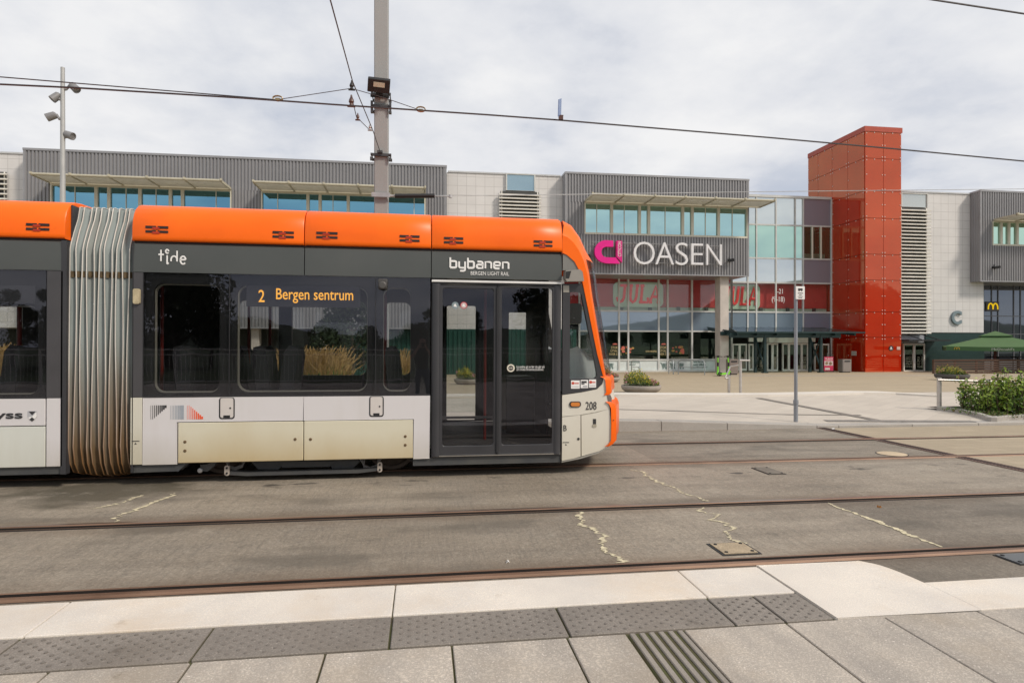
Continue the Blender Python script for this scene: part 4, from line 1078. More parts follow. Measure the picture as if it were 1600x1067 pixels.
# curtain wall -------------------------------------------------------
def cells(xs_, z0, z1, m, name, y=YG):
    mb = MB()
    for i in range(len(xs_) - 1): mb.box(xs_[i] + .02, xs_[i + 1] - .02, y, y + .03, z0 + .02, z1 - .02)
    return part(mb, name, m)
gx = lambda px: X(px, YG)
zr = lambda py, px=1050: Z(px, py, YG)
lx = [gx(v) for v in (905, 967, 981.5, 1029, 1043, 1081, 1123)] + [gx(1143)]
rx = [gx(v) for v in (1143, 1168, 1181.5, 1212, 1242, 1254.5)]
px_ = [gx(1254.5), gx(1298.5)]
zrow = [zr(578.5), zr(562), zr(517.5), zr(486.5), zr(438)]
zgr = {k: Z(1215, v, YG) for k, v in dict(base=578, ent=515, sp=489, red=442, a=404, b=352, top=309).items()}
cells(lx, zrow[1], zrow[2], m_shop, 'shop_window'); cells(lx, zrow[2], zrow[3], m_spand, 'spandrel_panel'); cells(lx, zrow[3], zrow[4], m_redg, 'upper_window')
cells(lx, zrow[0], zrow[1], M('white_film', (.62, .68, .67), .25), 'base_panel')
zE = zrow[2]
cells(rx, zE, zrow[3], m_spand, 'spandrel_panel'); cells(rx, zrow[3], zgr['red'], m_redg, 'upper_window')
cells(rx, zgr['red'], zgr['a'], m_pearl, 'curtain_glass'); cells(rx, zgr['a'], zgr['b'], m_green, 'curtain_glass'); cells(rx, zgr['b'], zgr['top'], m_pearl, 'curtain_glass')
cells(px_, zE, zrow[3], m_spand, 'spandrel_panel'); cells(px_, zrow[3], zgr['red'], m_redg, 'upper_window'); cells(px_, zgr['red'], zgr['a'], m_purp, 'purple_panel'); cells(px_, zgr['b'], zgr['top'], m_purp, 'purple_panel')
tw = cells(px_, zgr['a'], zgr['b'], m_shop, 'stair_window')
mb = MB()
for v in (1269, 1282.5): mb.box(gx(v) - .06, gx(v) + .06, YG - .04, YG + .1, zgr['a'], zgr['b'])
mb.box(gx(1256), gx(1297), YG + .6, YG + .7, zgr['a'], zgr['a'] + .5); mb.build('window_frame', m_cream, tw)
mb = MB()
for x in lx: mb.box(x - .06, x + .06, YG - .07, YG + .05, zrow[0], zrow[4] + .2)
for x in rx + [px_[1]]: mb.box(x - .05, x + .05, YG - .07, YG + .05, zE if x < px_[1] - .1 else -.6, zgr['top'])
for z in zrow[1:4]: mb.box(lx[0], lx[-1], YG - .055, YG + .04, z - .055, z + .055)
for z in (zrow[3], zgr['red'], zgr['a'], zgr['b']): mb.box(rx[0], px_[1], YG - .055, YG + .04, z - .055, z + .055)
mb.box(rx[0] - .5, px_[1], YG - .1, YG + .5, zgr['top'] - .02, zgr['top'] + .16)
mb.box(lx[0], lx[-1], YG - .10, YG + .02, -.7, zrow[0] + .03)
part(mb, 'mullions', m_mull)
# what the shop glass shows: red band with sign boards, dim rooms
mb = MB(); mb.box(lx[0] - 1, px_[1], YG + .5, YG + .6, zrow[3] + .32, zrow[4] + .4); part(mb, 'red_wall', m_redp)
mb = MB(); mb.box(lx[0] - 1, px_[1], YG + .55, YG + .65, zrow[3] - .2, zrow[3] + .32); part(mb, 'pale_wall', M('pale_green_wall', (.50, .56, .46), .6))
mb = MB()
for k in range(9): mb.box(lerp(lx[0], px_[1], (k + .5) / 9) - .12, lerp(lx[0], px_[1], (k + .5) / 9) + .12, YG + .4, YG + .5, zrow[3] - .1, zrow[3] + .36)
part(mb, 'interior_post', m_louvd)
mb = MB(); mb.box(lx[0] - 1.5, px_[1], YG + 3.5, YG + 3.6, -.7, zrow[2] + .2); mb.box(lx[0] - 1.5, px_[1], YG + .1, YG + 3.5, zrow[2] + .1, zrow[2] + .3); mb.box(lx[0] - 1.5, px_[1], YG + .3, YG + 3.5, -.7, -.5)
mb.box(gx(1254), px_[1], YG + 2, YG + 2.1, zgr['a'] - .5, zgr['b'] + .5)
part(mb, 'shop_room', m_room)
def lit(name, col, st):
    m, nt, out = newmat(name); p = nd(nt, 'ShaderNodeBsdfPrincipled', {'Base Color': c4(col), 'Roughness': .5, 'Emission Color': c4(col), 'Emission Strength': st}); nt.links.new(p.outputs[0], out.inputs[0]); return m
def board(px0, px1, py0, py1, dy=.4):
    Y = YG + dy; x0, x1 = X(px0, Y), X(px1, Y); z0, z1 = Z((px0 + px1) / 2, py1, Y), Z((px0 + px1) / 2, py0, Y)
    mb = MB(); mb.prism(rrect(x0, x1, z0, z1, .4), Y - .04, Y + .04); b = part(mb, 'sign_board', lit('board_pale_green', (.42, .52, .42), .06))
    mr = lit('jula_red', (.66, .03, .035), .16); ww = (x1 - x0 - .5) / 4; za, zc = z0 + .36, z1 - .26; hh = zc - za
    for k, gl in enumerate(([[(.15, 1), (.95, 1)], [(.62, 1), (.62, .25), (.5, .08), (.28, .0), (.05, .1), (-.05, .3)]], [[(.0, 1), (.3, 1)], [(.15, 1), (.15, .3), (.25, .08), (.45, 0), (.66, .08), (.76, .3), (.76, 1)], [(.62, 1), (.92, 1)]],
                            [[(.0, 1), (.36, 1)], [(.18, 1), (.18, 0)], [(0, 0), (.85, 0), (.85, .28)]], [[(.0, 0), (.45, 1), (.9, 0)], [(.2, .34), (.72, .34)], [(-.1, 0), (.2, 0)], [(.72, 0), (1.0, 0)]])):
        lm = MB()
        for pl in gl: lm.tube([(x0 + .28 + ww * k + p_[0] * ww * .92 + p_[1] * .12, Y - .1, za + p_[1] * hh) for p_ in pl], .105, 8, flat=.5)
        lm.build('lettering', mr, b)
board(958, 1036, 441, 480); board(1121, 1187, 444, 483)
Yt_ = YG + .06
text('lettering', '-21', X(1213.5, Yt_), X(1222, Yt_), Z(1214, 459, Yt_), Z(1214, 451.5, Yt_), YG - .02, m_ltr, mall, .01)
text('lettering', '(9-18)', X(1205, Yt_), X(1225, Yt_), Z(1214, 474, Yt_), Z(1214, 463.5, Yt_), YG - .02, m_ltr, mall, .01)
# window graphics: warm food pictures and words, trolley pictograms on the white film
m_gold = M('film_gold', (.50, .40, .20), .5); m_food = M('film_food', (.36, .15, .05), .5, var=.6, vs=5, col2=(.5, .32, .08)); m_film = M('film_dark_green', (.09, .18, .16), .5); m_filmr = M('film_red', (.5, .12, .08), .5)
def gtext(body, px0, px1, py0, py1, m):
    text('lettering', body, gx(px0), gx(px1), zr(py1, px0), zr(py0, px0), YG - .012, m, mall, .012)
for cx in (961, 1037): 
    gtext('STORE', cx - 6, cx + 6, 541, 545, m_gold); gtext('UTVALG', cx - 7, cx + 7, 546.5, 550, m_gold); gtext('HVER DAG', cx - 9, cx + 10, 551.5, 555, m_gold)
    mb = MB(); mb.prism([(gx(cx + 4 * math.cos(a)), zr(538.5 - 2.2 * math.sin(a), cx)) for a in [R(180 * k / 8) for k in range(9)]], YG - .016, YG - .008); part(mb, 'window_graphic', m_filmr)
gtext('KIWI MINIPRIS', 1009, 1026, 547.5, 550.5, m_gold)
for cx, cy in ((980, 547), (1059, 547)):
    mb = MB(); r_ = random.Random(cx)
    for k in range(14):
        a, b_ = cx + r_.uniform(-9, 9), cy + r_.uniform(-5, 5); s_ = r_.uniform(1, 2.3)
        mb.prism([(gx(a + s_ * 1.4 * math.cos(R(60 * j + k * 9))), zr(b_ + s_ * math.sin(R(60 * j + k * 9)), cx)) for j in range(6)], YG - .012 - .001 * k, YG - .008, mi=k % 2)
    part(mb, 'window_graphic', [m_food, m_filmr])
def trolley(cx, py):
    mb = MB(); Yq = YG - .02
    def pt(dx, dy): p = P(cx + dx, py + dy, Yq); return (p.x, p.y, p.z)
    for pl in ([(-5, -4), (-3, -4), (-1, 2.5), (4.5, 2.5)], [(-2.7, -3), (5, -3), (4.2, 1), (-1.5, 1)], [(0, -3), (.5, 1)], [(2.3, -3), (2.3, 1)], [(-2.2, -1), (4.6, -1)]):
        mb.tube([pt(*q_) for q_ in pl], .022, 4, flat=.4)
    for dx in (-.2, 4): mb.lathe([(.05, -.01), (.05, .01)], pt(dx, 4.2), 8, ax='y')
    part(mb, 'trolley_pictogram', m_film)
for cx in (940, 953.5, 1036.5, 1050, 1063.5): trolley(cx, 571)
def fl(body, px0, px1, py0, py1): text('lettering', body, gx(px0), gx(px1), zr(py1, px0), zr(py0, px0), YG - .012, m_film, mall, .012)
fl('Takk for at du', 1082, 1103, 563.7, 566.6); fl('setter tilbake', 1082, 1102.5, 568, 571); fl('handlevognen!', 1082, 1105, 572.2, 575.6)
fl('Velkommen', 983, 999, 564.5, 567); fl('tilbake!', 983, 993, 568.3, 570.6)
# entrance: white framed doors
m_dframe = M('door_white_frame', (.78, .76, .70), .4)
m_dglass = glass('door_glass', (.50, .58, .54), .12, .5, (.9, 1, .95), .02)
def gdoor(px0, px1, py0, py1, Y, leaves, parent=mall, name='door', handle=True):
    x0, x1 = X(px0, Y), X(px1, Y); pm = (px0 + px1) / 2; z0, z1 = Z(pm, py1, Y), Z(pm, py0, Y); n = leaves; w = (x1 - x0) / n
    fr = MB(); holes = [[(x0 + w * i + .085, z0 + .15), (x0 + w * (i + 1) - .085, z0 + .15), (x0 + w * (i + 1) - .085, z1 - .12), (x0 + w * i + .085, z1 - .12)] for i in range(n)]
    fr.prism([(x0, z0), (x1, z0), (x1, z1), (x0, z1)], Y - .06, Y + .06, holes)
    d = fr.build(name, m_dframe, parent)
    g_ = MB(); g_.box(x0 + .1, x1 - .1, Y - .005, Y + .005, z0 + .1, z1 - .1); g_.build('door_glass', m_dglass, d)
    if handle:
        h = MB()
        for i in range(n): hx = x0 + w * (i + 1) - .2; h.tube([(hx, Y - .11, z0 + .8), (hx, Y - .11, z0 + 1.4)], .022, 6)
        h.build('handle', m_inox, d)
    return d
yd = YG - .1
gdoor(1144, 1166.5, 537, 579, yd, 2); gdoor(1272, 1295, 537, 580, yd, 2)
mb = MB(); mb.box(gx(1196), gx(1263), YG - .5, YG + .05, Z(1230, 535.5, YG), Z(1230, 527, YG)); mb.box(gx(1169), gx(1196), YG - .16, YG + .02, Z(1180, 534, YG), Z(1180, 528, YG)); mb.box(gx(1263), gx(1272), YG - .16, YG + .02, Z(1265, 534, YG), Z(1265, 528, YG)); part(mb, 'door_header', m_dframe)
gdoor(1198, 1215, 536, 580, YG - .3, 2, handle=False); gdoor(1222, 1262, 536, 580, YG - .3, 4, handle=False); gdoor(1169.5, 1177, 537, 579, YG - .2, 1, handle=False)
mb = MB(); mb.box(gx(1140), gx(1300), YG - .05, YG - .02, Z(1200, 526.5, YG), zE); part(mb, 'entrance_transom', m_shop)
mb = MB(); mb.box(gx(1182), gx(1194), YG - .1, YG, -.4, Z(1188, 537, YG)); mb.box(gx(1178), gx(1182), YG - .12, YG, -.4, Z(1180, 537, YG)); part(mb, 'entrance_side_panel', m_shop)
# columns
mb = MB()
yc = 39.95
mb.box(X(1125, yc), X(1139, yc), yc, yc + .75, -.8, zb3 + .02); part(mb, 'column', m_conc, bevel=.03)
for a in (392, 300, 500): mb = MB(); mb.box(X(a, 40), X(a + 12.5, 40), 40, 40.6, -.8, 2.7); part(mb, 'column', m_conc, bevel=.03)
# left ground floor: dark recess, green cladding (seen through the tram's windows)
mb = MB(); mb.box(XB(-420), XB(530), 43.3, 43.4, -.8, 2.65); part(mb, 'recess_wall', m_room)
mb = MB()
corr(mb, XB(528), XB(752), 40.3, -.8, Z(640, 517, 40.3), .3, .06); mb.box(XB(528), XB(884), 40.35, 42.4, -.8, 2.6); corr(mb, XB(752), XB(905), 40.34, -.8, 2.6, .3, .04)
part(mb, 'green_wall', m_gwall)
# right: green base wall, door with slim canopy, dark curtain wall under the right block
zc_ = Z(1490, 519.5, YW)
mb = MB(); mb.box(X(1447, YW), X(1539, YW), YW + .05, YW + 1.5, -.8, zc_ - .02); part(mb, 'green_wall', M('green_base', (.010, .036, .034), .4))
gdoor(1411, 1444.5, 536.5, 581.5, YW + .1, 2)
mb = MB(); mb.box(X(1404, YW), X(1447, YW), YW + .12, YW + .6, Z(1430, 536, YW), Z(1430, 519, YW)); part(mb, 'door_transom', M('transom_grey', (.36, .38, .42), .3))
cn = MB(); zc2 = Z(1430, 533, YW)
cn.box(X(1404, YW) - .3, X(1462, YW), YW - 1.3, YW - .02, zc2, zc2 + .1)
for a, b_ in ((1412, 1420), (1436, 1446)): cn.tube([(X(a, YW), YW - .02, Z(a, 521, YW)), (X(b_, YW), YW - 1.2, zc2 + .1)], .03, 6)
part(cn, 'door_canopy', m_black)
mb = MB(); xq = X(1535, YW) + .02
yg2 = YG + .0
for i, (a, b_) in enumerate(((1537, 1549), (1549, 1559), (1559, 1583.5), (1583.5, 1594), (1594, 1640), (1640, 1720))):
    for (p0, p1) in ((440, 453), (453, 494), (494, 522), (522, 600)):
        mb.box(X(a, yg2) + .03, X(b_, yg2) - .03, yg2, yg2 + .03, Z(1570, p1, yg2) + .03, Z(1570, p0, yg2) - .03)
part(mb, 'dark_curtain_glass', mirror_glass('slate_glass', (.32, .36, .42), (.03, .035, .045), .45))
mb = MB()
for a in (1549, 1559, 1583.5, 1594, 1640): mb.box(X(a, yg2) - .03, X(a, yg2) + .03, yg2 - .05, yg2 + .02, -.8, zb4)
for p in (453, 494, 522): z = Z(1570, p, yg2); mb.box(X(1537, yg2), X(1720, yg2), yg2 - .045, yg2 + .02, z - .03, z + .03)
part(mb, 'dark_mullions', M('mullion_dark', (.14, .145, .16), .4))
mb = MB(); mb.box(XB(-420), XB(1730), 44.5, 62, -.8, 10.5); part(mb, 'building_core', m_louvd)
# small lamps and cameras on the cladding
def wall_lamp(px, py, Y, lab):
    p = P(px, py, Y); mb = MB(); mb.box(p.x - .05, p.x + .05, Y - .12, Y, p.z - .06, p.z + .06); mb.obox((p.x + .06, Y - .3, p.z - .03), (.16, -.08, .03), (.05, .1, 0), (-.02, 0, .09)); mb.tube([(p.x, Y - .1, p.z), (p.x, Y - .1, p.z + .2)], .03, 6)
    tag(mb.build('security_camera', m_black), lab, 'camera', 'cameras on the cladding')
wall_lamp(915, 401, YB - .05, 'small dark camera on the corrugated wall left of the pink magnet sign')
wall_lamp(1138, 407, YB - .05, 'small dark camera on the corrugated wall right of the large white word sign')
wall_lamp(1551, 418, YB - .05, 'small dark camera on the grey block above the burger sign')
# ------------------------------------------------------------------ red tower
tower = thing('red_tower', (30, 40, -.7), 'tall red glass clad tower with small white fixings, taller than the shopping centre roof', 'tower')
m_redt = None
def red_glass():
    m, nt, out = newmat('red_glass_panel')
    tc = nd(nt, 'ShaderNodeTexCoord').outputs['Object']
    nz = noise(nt, tc, .5, 3)
    c = mix(nt, ramp(nt, nz, .3, .7), (.40, .013, .002), (.47, .019, .003))
    bp = nd(nt, 'ShaderNodeBump', {'Height': noise(nt, tc, .45, 3), 'Strength': .07, 'Distance': .1}).outputs[0]
    p = nd(nt, 'ShaderNodeBsdfPrincipled', {'Base Color': c, 'Roughness': .35, 'Specular IOR Level': .05})
    lw = nd(nt, 'ShaderNodeLayerWeight', {'Blend': .5}).outputs['Facing']
    fac = math_(nt, 'ADD', math_(nt, 'MULTIPLY', math_(nt, 'POWER', lw, 4.0), .08), .145, True)
    gl = nd(nt, 'ShaderNodeBsdfGlossy', {'Color': (1, .80, .45, 1), 'Roughness': .03, 'Normal': bp})
    mx = nd(nt, 'ShaderNodeMixShader', {0: fac, 1: p.outputs[0], 2: gl.outputs[0]})
    nt.links.new(mx.outputs[0], out.inputs[0]); return m
tx0, txm, tx1 = X(1351.5, YTW), X(1380, YTW), X(1408, YTW)
zt = lambda py: Z(1380, py, YTW)
trow = [zt(v) for v in (584.5, 527, 487.5, 438, 397.7, 341.5, 299, 248.6, 207)]
side_y = [YTW]
for v in (1325, 1300.5, 1278.5, 1263):
    u = (v - 800) / F; r_ = (S0 + u * C0) / (C0 - u * S0); side_y.append(tx0 / r_)
YTB = side_y[-1]
mb = MB(); mb.box(tx0 + .06, tx1 - .06, YTW + .06, YTB, -.8, trow[-1] + .05); mb.build('core', m_black, tower)
mb = MB(); fx = MB()
def fix(p, n):
    a = Vector(p); 
    if n == 'f': mb.lathe([(.034, -.03), (.034, .02)], a, 8, 1, ax='y')
    else: mb.lathe([(.034, -.03), (.034, .02)], a, 8, 1, ax='x')
g_ = .014
for j in range(len(trow) - 1):
    z0, z1 = trow[j], trow[j + 1]
    for a, b_ in ((tx0, txm), (txm, tx1)):
        mb.box(a + g_, b_ - g_, YTW - .02, YTW + .03, z0 + g_, z1 - g_)
        for (x, z) in ((a + .1, z0 + .12), (b_ - .1, z0 + .12), (a + .1, z1 - .12), (b_ - .1, z1 - .12), (a + .1, (z0 + z1) / 2), (b_ - .1, (z0 + z1) / 2), ((a + b_) / 2, z1 - .06)):
            fix((x, YTW - .02, z), 'f')
    for k in range(len(side_y) - 1):
        a, b_ = side_y[k], side_y[k + 1]
        mb.box(tx0 - .02, tx0 + .03, a + g_ + (.03 if k == 0 else 0), b_ - g_, z0 + g_, z1 - g_)
        for (y, z) in ((a + .12, z1 - .14), (b_ - .12, z1 - .14), (a + .12, z0 + .14), (b_ - .12, z0 + .14), ((a + b_) / 2, z1 - .06), (b_ - .1, (z0 + z1) / 2)): fix((tx0 - .02, y, z), 's')
    mb.box(tx1 - .03, tx1 + .02, YTW + .05, YTB, z0 + g_, z1 - g_)
mb.build('cladding', [red_glass(), M('white_fixing', (.62, .52, .48), .4, metal=.3)], tower)
mb = MB(); mb.prism([(tx0 - .06, YTW - .06), (tx1 + .06, YTW - .06), (tx1 + .06, YTB), (tx0 - .06, YTB)], trow[-1] + .0, trow[-1] + .36, ax='z'); mb.build('coping', M('red_coping', (.40, .055, .022), .4), tower)
def plate(px, py, w, h, col, Y=YTW, par=tower, side=False, nm='notice_plate', circ=False):
    mb = MB()
    if side:
        u = (px - 800) / F; y = tx0 / ((S0 + u * C0) / (C0 - u * S0)); z = Z(px, py, y); mb.box(tx0 - .05, tx0 - .02, y - w / 2, y + w / 2, z - h / 2, z + h / 2)
    else:
        p = P(px, py, Y - .04)
        if circ: mb.lathe([(w / 2, 0), (w / 2, -.03)], (p.x, Y - .02, p.z), 20, ax='y')
        else: mb.box(p.x - w / 2, p.x + w / 2, Y - .05, Y - .02, p.z - h / 2, p.z + h / 2)
    return mb.build(nm, M('plate_paint', col, .5), par)
cp_ = plate(1392.5, 544, .36, .36, (.03, .02, .02), circ=True); plate(1404, 544, .26, .22, (.6, .42, .36)); plate(1335, 552, .5, .32, (.5, .45, .42), side=True)
p = P(1392.5, 544, YTW - .06); mb = MB(); mb.box(p.x - .10, p.x + .10, YTW - .06, YTW - .05, p.z - .09, p.z - .05); mb.lathe([(.06, -.05), (.06, -.062)], (p.x, YTW, p.z + .03), 10, ax='y'); mb.build('plate_mark', m_ltr, cp_)
# ------------------------------------------------------------------ signs on the building
def bt(body, px0, px1, py0, py1, Y): return [text('letter', ch, X(a, Y), X(b_, Y), Z((a + b_) / 2, c1, Y), Z((a + b_) / 2, c0, Y), Y, m_sgn, osign, .16, offset=-.012) for ch, a, b_, c0, c1 in body]
m_sgn = M('sign_letter_white', (.70, .70, .72), .35)
ys_ = YB - .42
osign = thing('letter_sign', (X(1060, ys_), ys_, Z(1060, 412, ys_)), 'large raised white capital letters spelling OASEN on the grey corrugated block', 'sign')
bt([('O', 989.5, 1022.5, 378, 413.5), ('A', 1023.5, 1052.5, 379, 413.5), ('S', 1055, 1074.5, 379.5, 414.5), ('E', 1079.5, 1098, 381, 414), ('N', 1103, 1127, 382, 414.5)], 0, 0, 0, 0, ys_)
mb = MB()
for p0, p1 in (((925, 378.5), (1128, 385)), ((985, 410), (1128, 413.5))):
    a, b_ = P(*p0, YB - .25), P(*p1, YB - .25); mb.tube([a, b_], .025, 6)
for px in (935, 990.5, 1052.5): p = P(px, 379.5, YB - .3); mb.lathe([(.04, -.05), (.05, .08)], (p.x, p.y, p.z), 8)
mb.build('sign_rail', m_flash, osign)
msign = thing('magnet_sign', (X(950, ys_), ys_, Z(950, 412, ys_)), 'bright pink horseshoe shaped logo sign left of the large white letters', 'sign')
m_pink = M('sign_pink', (.72, .005, .24), .35)
def sp(px, py): return (X(px, ys_), Z(px, py, ys_))
out_ = [sp(957.5, 376.5), sp(946, 375.8)] + [sp(946 + 17.5 * math.cos(R(a)), 393.5 - 17.7 * math.sin(R(a))) for a in range(100, 270, 10)] + [sp(946, 411.8), sp(968, 412.4), sp(962, 402.8), sp(947, 402.4)]
inn = [sp(947 + 8 * math.cos(R(a)), 394.2 - 8.2 * math.sin(R(a))) for a in range(265, 95, -10)]
mb = MB(); mb.prism(out_ + inn + [sp(947, 386), sp(957.5, 386.2)], ys_ - .12, ys_ + .12); mb.build('logo_bow', m_pink, msign)
mb = MB(); mb.prism([sp(962.2, 376.8), sp(971, 377), sp(971, 411), sp(962.2, 402)], ys_ - .16, ys_ + .12); lb = mb.build('logo_bar', M('sign_pink_dark', (.62, .004, .20), .35), msign)
text('lettering', 'CITYCON', X(964.2, ys_), X(969.4, ys_), Z(967, 401.5, ys_), Z(967, 378.5, ys_), ys_ - .17, m_ltr, lb, .01, rot=True)
cs = text('letter_sign', 'C', X(1485, YW), X(1500.5, YW), Z(1492, 507, YW), Z(1492, 485.5, YW), YW - .08, M('letter_slate', (.17, .225, .25), .5), None, .14, offset=.03)
tag(cs, 'large flat grey letter C on the white panel wall right of the louvres', 'sign')
ysg = YG - 1.8
p0, p1 = P(1539.5, 486.5, ysg), P(1560, 471.5, ysg)
bs_ = thing('projecting_sign', (p0.x, ysg, p0.z), 'small black sign with yellow arches logo projecting under the right grey block', 'sign')
mb = MB(); mb.box(p0.x, p1.x, ysg - .08, ysg + .08, p0.z, p1.z); mb.build('sign_panel', m_black, bs_, bevel=.02)
mb = MB()
xm = (p0.x + p1.x) / 2; w = (p1.x - p0.x) * .36; hh = (p1.z - p0.z); zb_ = p0.z + hh * .2
for s in (-1, 1):
    pts = []
    for i in range(13):
        a = math.pi * i / 12; pts.append((xm + s * w * .5 + math.cos(a) * w * .5 * (1.0 if True else 1), ysg - .1, zb_ + math.sin(a) ** .7 * hh * .6))
    mb.tube(pts, .055, 6, flat=.4)
mb.build('arches_logo', emit('arch_yellow', (.95, .62, .02), .75), bs_)
mb = MB()
for z in (p0.z + .1, p1.z - .1): mb.box(p0.x - .35, p0.x, ysg - .04, ysg + .04, z - .04, z + .04)
mb.build('bracket', m_black, bs_)
# ------------------------------------------------------------------ entrance canopy
can = thing('entrance_canopy', (X(1240, 38.6), 38.6, -.3), 'dark green steel and glass canopy on braced legs over the main entrance doors', 'canopy')
yf, yk = 38.2, 42.3
def crow(py, Y): return Z(1250, py, Y)
zf, zbk = Z(1250, 522.5, yf), Z(1250, 515, yk)
xl, xrr = X(1150, yf), X(1347, yf)
mb = MB()
mb.add([(xl, yf - .3, zf + .12), (xrr, yf - .3, zf + .12), (xrr - .4, yk, zbk + .12), (X(1136, yk), yk, zbk + .12), (xl, yf - .3, zf + .16), (xrr, yf - .3, zf + .16), (xrr - .4, yk, zbk + .16), (X(1136, yk), yk, zbk + .16)], [(0, 3, 2, 1), (4, 5, 6, 7), (0, 1, 5, 4), (1, 2, 6, 5), (2, 3, 7, 6), (3, 0, 4, 7)])
mb.build('canopy_glass', glass('canopy_tint', (.5, .62, .6), .12, .5, (1, 1, 1)), can)
mb = MB()
for i in range(7):
    x = lerp(xl + .1, xrr - .6, i / 6); mb.obox((x, (yf + yk) / 2, (zf + zbk) / 2 + .02), (.06, 0, 0), (0, (yk - yf) / 2 + .1, (zbk - zf) / 2), (0, 0, .1))
mb.box(xl - .3, xrr - 1.4, yf + .25, yf + .4, zf - .22, zf + .08); mb.box(xl - .3, xrr - 1.4, yf + 1.45, yf + 1.6, zf - .06, zf + .2)
for i in range(14): x = lerp(xl, xrr - .2, i / 13); mb.obox((x, (yf + yk) / 2, (zf + zbk) / 2 + .15), (.025, 0, 0), (0, (yk - yf) / 2 + .1, (zbk - zf) / 2), (0, 0, .03))
mb.box(xl - .1, xrr, yf - .32, yf - .28, zf + .08, zf + .18)
mb.build('canopy_frame', m_dgreen, can)
for px in (1195, 1282.5):
    mb = MB(); x = X(px, yf + .3); y0, y1 = yf + .3, yf + 1.5
    for y in (y0, y1): mb.box(x - .08, x + .08, y - .08, y + .08, -.6, zf)
    z0_, z1_ = -.1, zf - .1
    mb.tube([(x, y0, z0_), (x, y1, z1_)], .05, 6); mb.tube([(x, y1, z0_), (x, y0, z1_)], .05, 6)
    mb.box(x - .16, x + .16, y0 - .16, y0 + .16, -.4, -.24)
    mb.build('leg_frame', m_dgreen, can)
# ------------------------------------------------------------------ overhead line, poles
def sag(p0, p1, s, n=16):
    p0, p1 = Vector(p0), Vector(p1)
    return [p0.lerp(p1, i / n) - Vector((0, 0, 4 * s * (i / n) * (1 - i / n))) for i in range(n + 1)]
YP = 11.75
def wire(name, pts, r, lab, cat='wire', n=5, group='overhead wires', m=m_wire):
    mb = MB(); mb.tube(pts, r, n); return tag(mb.build(name, m, smooth=60), lab, cat, group)
def ext(p, q_, k): return Vector(p) + (Vector(q_) - Vector(p)) * k
a, b = P(0, 132, 8.7), P(1600, 252, 9.3)
mid = P(640, 172.5, 8.95)
L = [ext(a, mid, -5), a] + [P(x, y, lerp(8.7, 9.3, x / 1600)) for x, y in ((120, 137.5), (250, 145.5), (380, 153.5), (520, 163.5), (640, 171.5), (760, 179.5), (875, 188), (1000, 198.5), (1200, 215), (1400, 233))] + [b, ext(mid, b, 6.0)]
wire('overhead_wire', L, .0125, 'thick black contact wire crossing the whole sky above the tram')
wire('overhead_wire', [ext(P(0, 120.5, 8.72), P(430, 156, 8.9), -6.0), P(0, 120.5, 8.72), P(200, 137, 8.8), P(430, 156, 8.87)], .008, 'thin black wire just above the contact wire at the left edge of the sky')
wire('overhead_wire', [P(437, 155.5, 8.88), P(549, 138.5, 8.93), P(600, 153, 8.95), P(655, 172, 8.98)], .0055, 'short thin stay wire rising over the contact wire in front of the concrete pole')
top = P(516, 0, 6.0); k0 = P(551, 128, 8.6)
wire('overhead_wire', [ext(k0, top, 2.2), top, k0, P(583, 205, 10.4), P(594, 238, YP - .2)], .0075, 'slanting span wire running from the top edge of the picture down to the concrete pole')
wire('overhead_wire', [P(551, 158, 8.95), P(557, 183, 9.3), P(576, 202, 10.1)], .006, 'short sloping wire from the brown insulator to the span wire')
wire('overhead_wire', [P(680, 306, YP), P(708, 306, YP + .1), P(900, 304, 12.6), P(1168, 300, 14), P(1400, 297.5, 15), P(1600, 295.5, 16), ext(P(1400, 297.5, 15), P(1600, 295.5, 16), 3)], .0085, 'thin grey wire running right from the black rod on the pole past the red tower', m=m_steel)
wire('overhead_wire', [ext(P(1450, -1, 5.2), P(1600, 22, 5.2), -14), P(1450, -1, 5.2), P(1600, 22, 5.2), ext(P(1450, -1, 5.2), P(1600, 22, 5.2), 14)], .0085, 'black wire cutting the top right corner of the sky')
# fittings on the wires
def clampfit(px, py, Y, lab, m, s=1.0, name='wire_clamp', g_='wire fittings'):
    p = P(px, py, Y); mb = MB()
    mb.lathe([(.012 * s, -.07 * s), (.03 * s, -.06 * s), (.022 * s, -.03 * s), (.035 * s, -.01 * s), (.03 * s, .02 * s), (.015 * s, .05 * s), (.01 * s, .08 * s)], p, 10)
    mb.box(p.x - .05 * s, p.x + .05 * s, p.y - .015, p.y + .015, p.z - .075 * s, p.z - .055 * s)
    return tag(mb.build(name, m, smooth=40), lab, 'fitting', g_)
m_brownins = M('insulator_brown', (.085, .035, .025), .35)
m_brass = M('clamp_brass', (.30, .24, .14), .4, metal=.7)
clampfit(549, 158.5, 8.94, 'brown insulator standing on the contact wire left of the concrete pole', m_brownins, 1.1, 'insulator')
clampfit(549.5, 134, 8.9, 'small dark shackle where the thin stay wire crosses the span wire', m_black, .9, 'shackle')
clampfit(559, 183, 9.35, 'small brown clamp below the insulator left of the pole', m_brownins, .7)
clampfit(578.5, 199, 10.3, 'small clamp on the span wire close to the pole', m_steel, .8)
def loopfit(px, py, Y, lab):
    p = P(px, py, Y); mb = MB()
    for s in (-1, 1): mb.tube([(p.x + .065 * math.cos(R(a_)) * 1.0, p.y + s * .012, p.z + .012 + .035 * math.sin(R(a_))) for a_ in range(0, 361, 30)], .007, 5)
    mb.box(p.x - .03, p.x + .03, p.y - .02, p.y + .02, p.z - .02, p.z + .012)
    return tag(mb.build('wire_clamp', m_brass), lab, 'fitting', 'wire fittings')
loopfit(434, 155.5, 8.87, 'brass loop clamp on the contact wire well left of the pole')
loopfit(657.5, 172.5, 8.96, 'brass loop clamp on the contact wire just right of the pole')
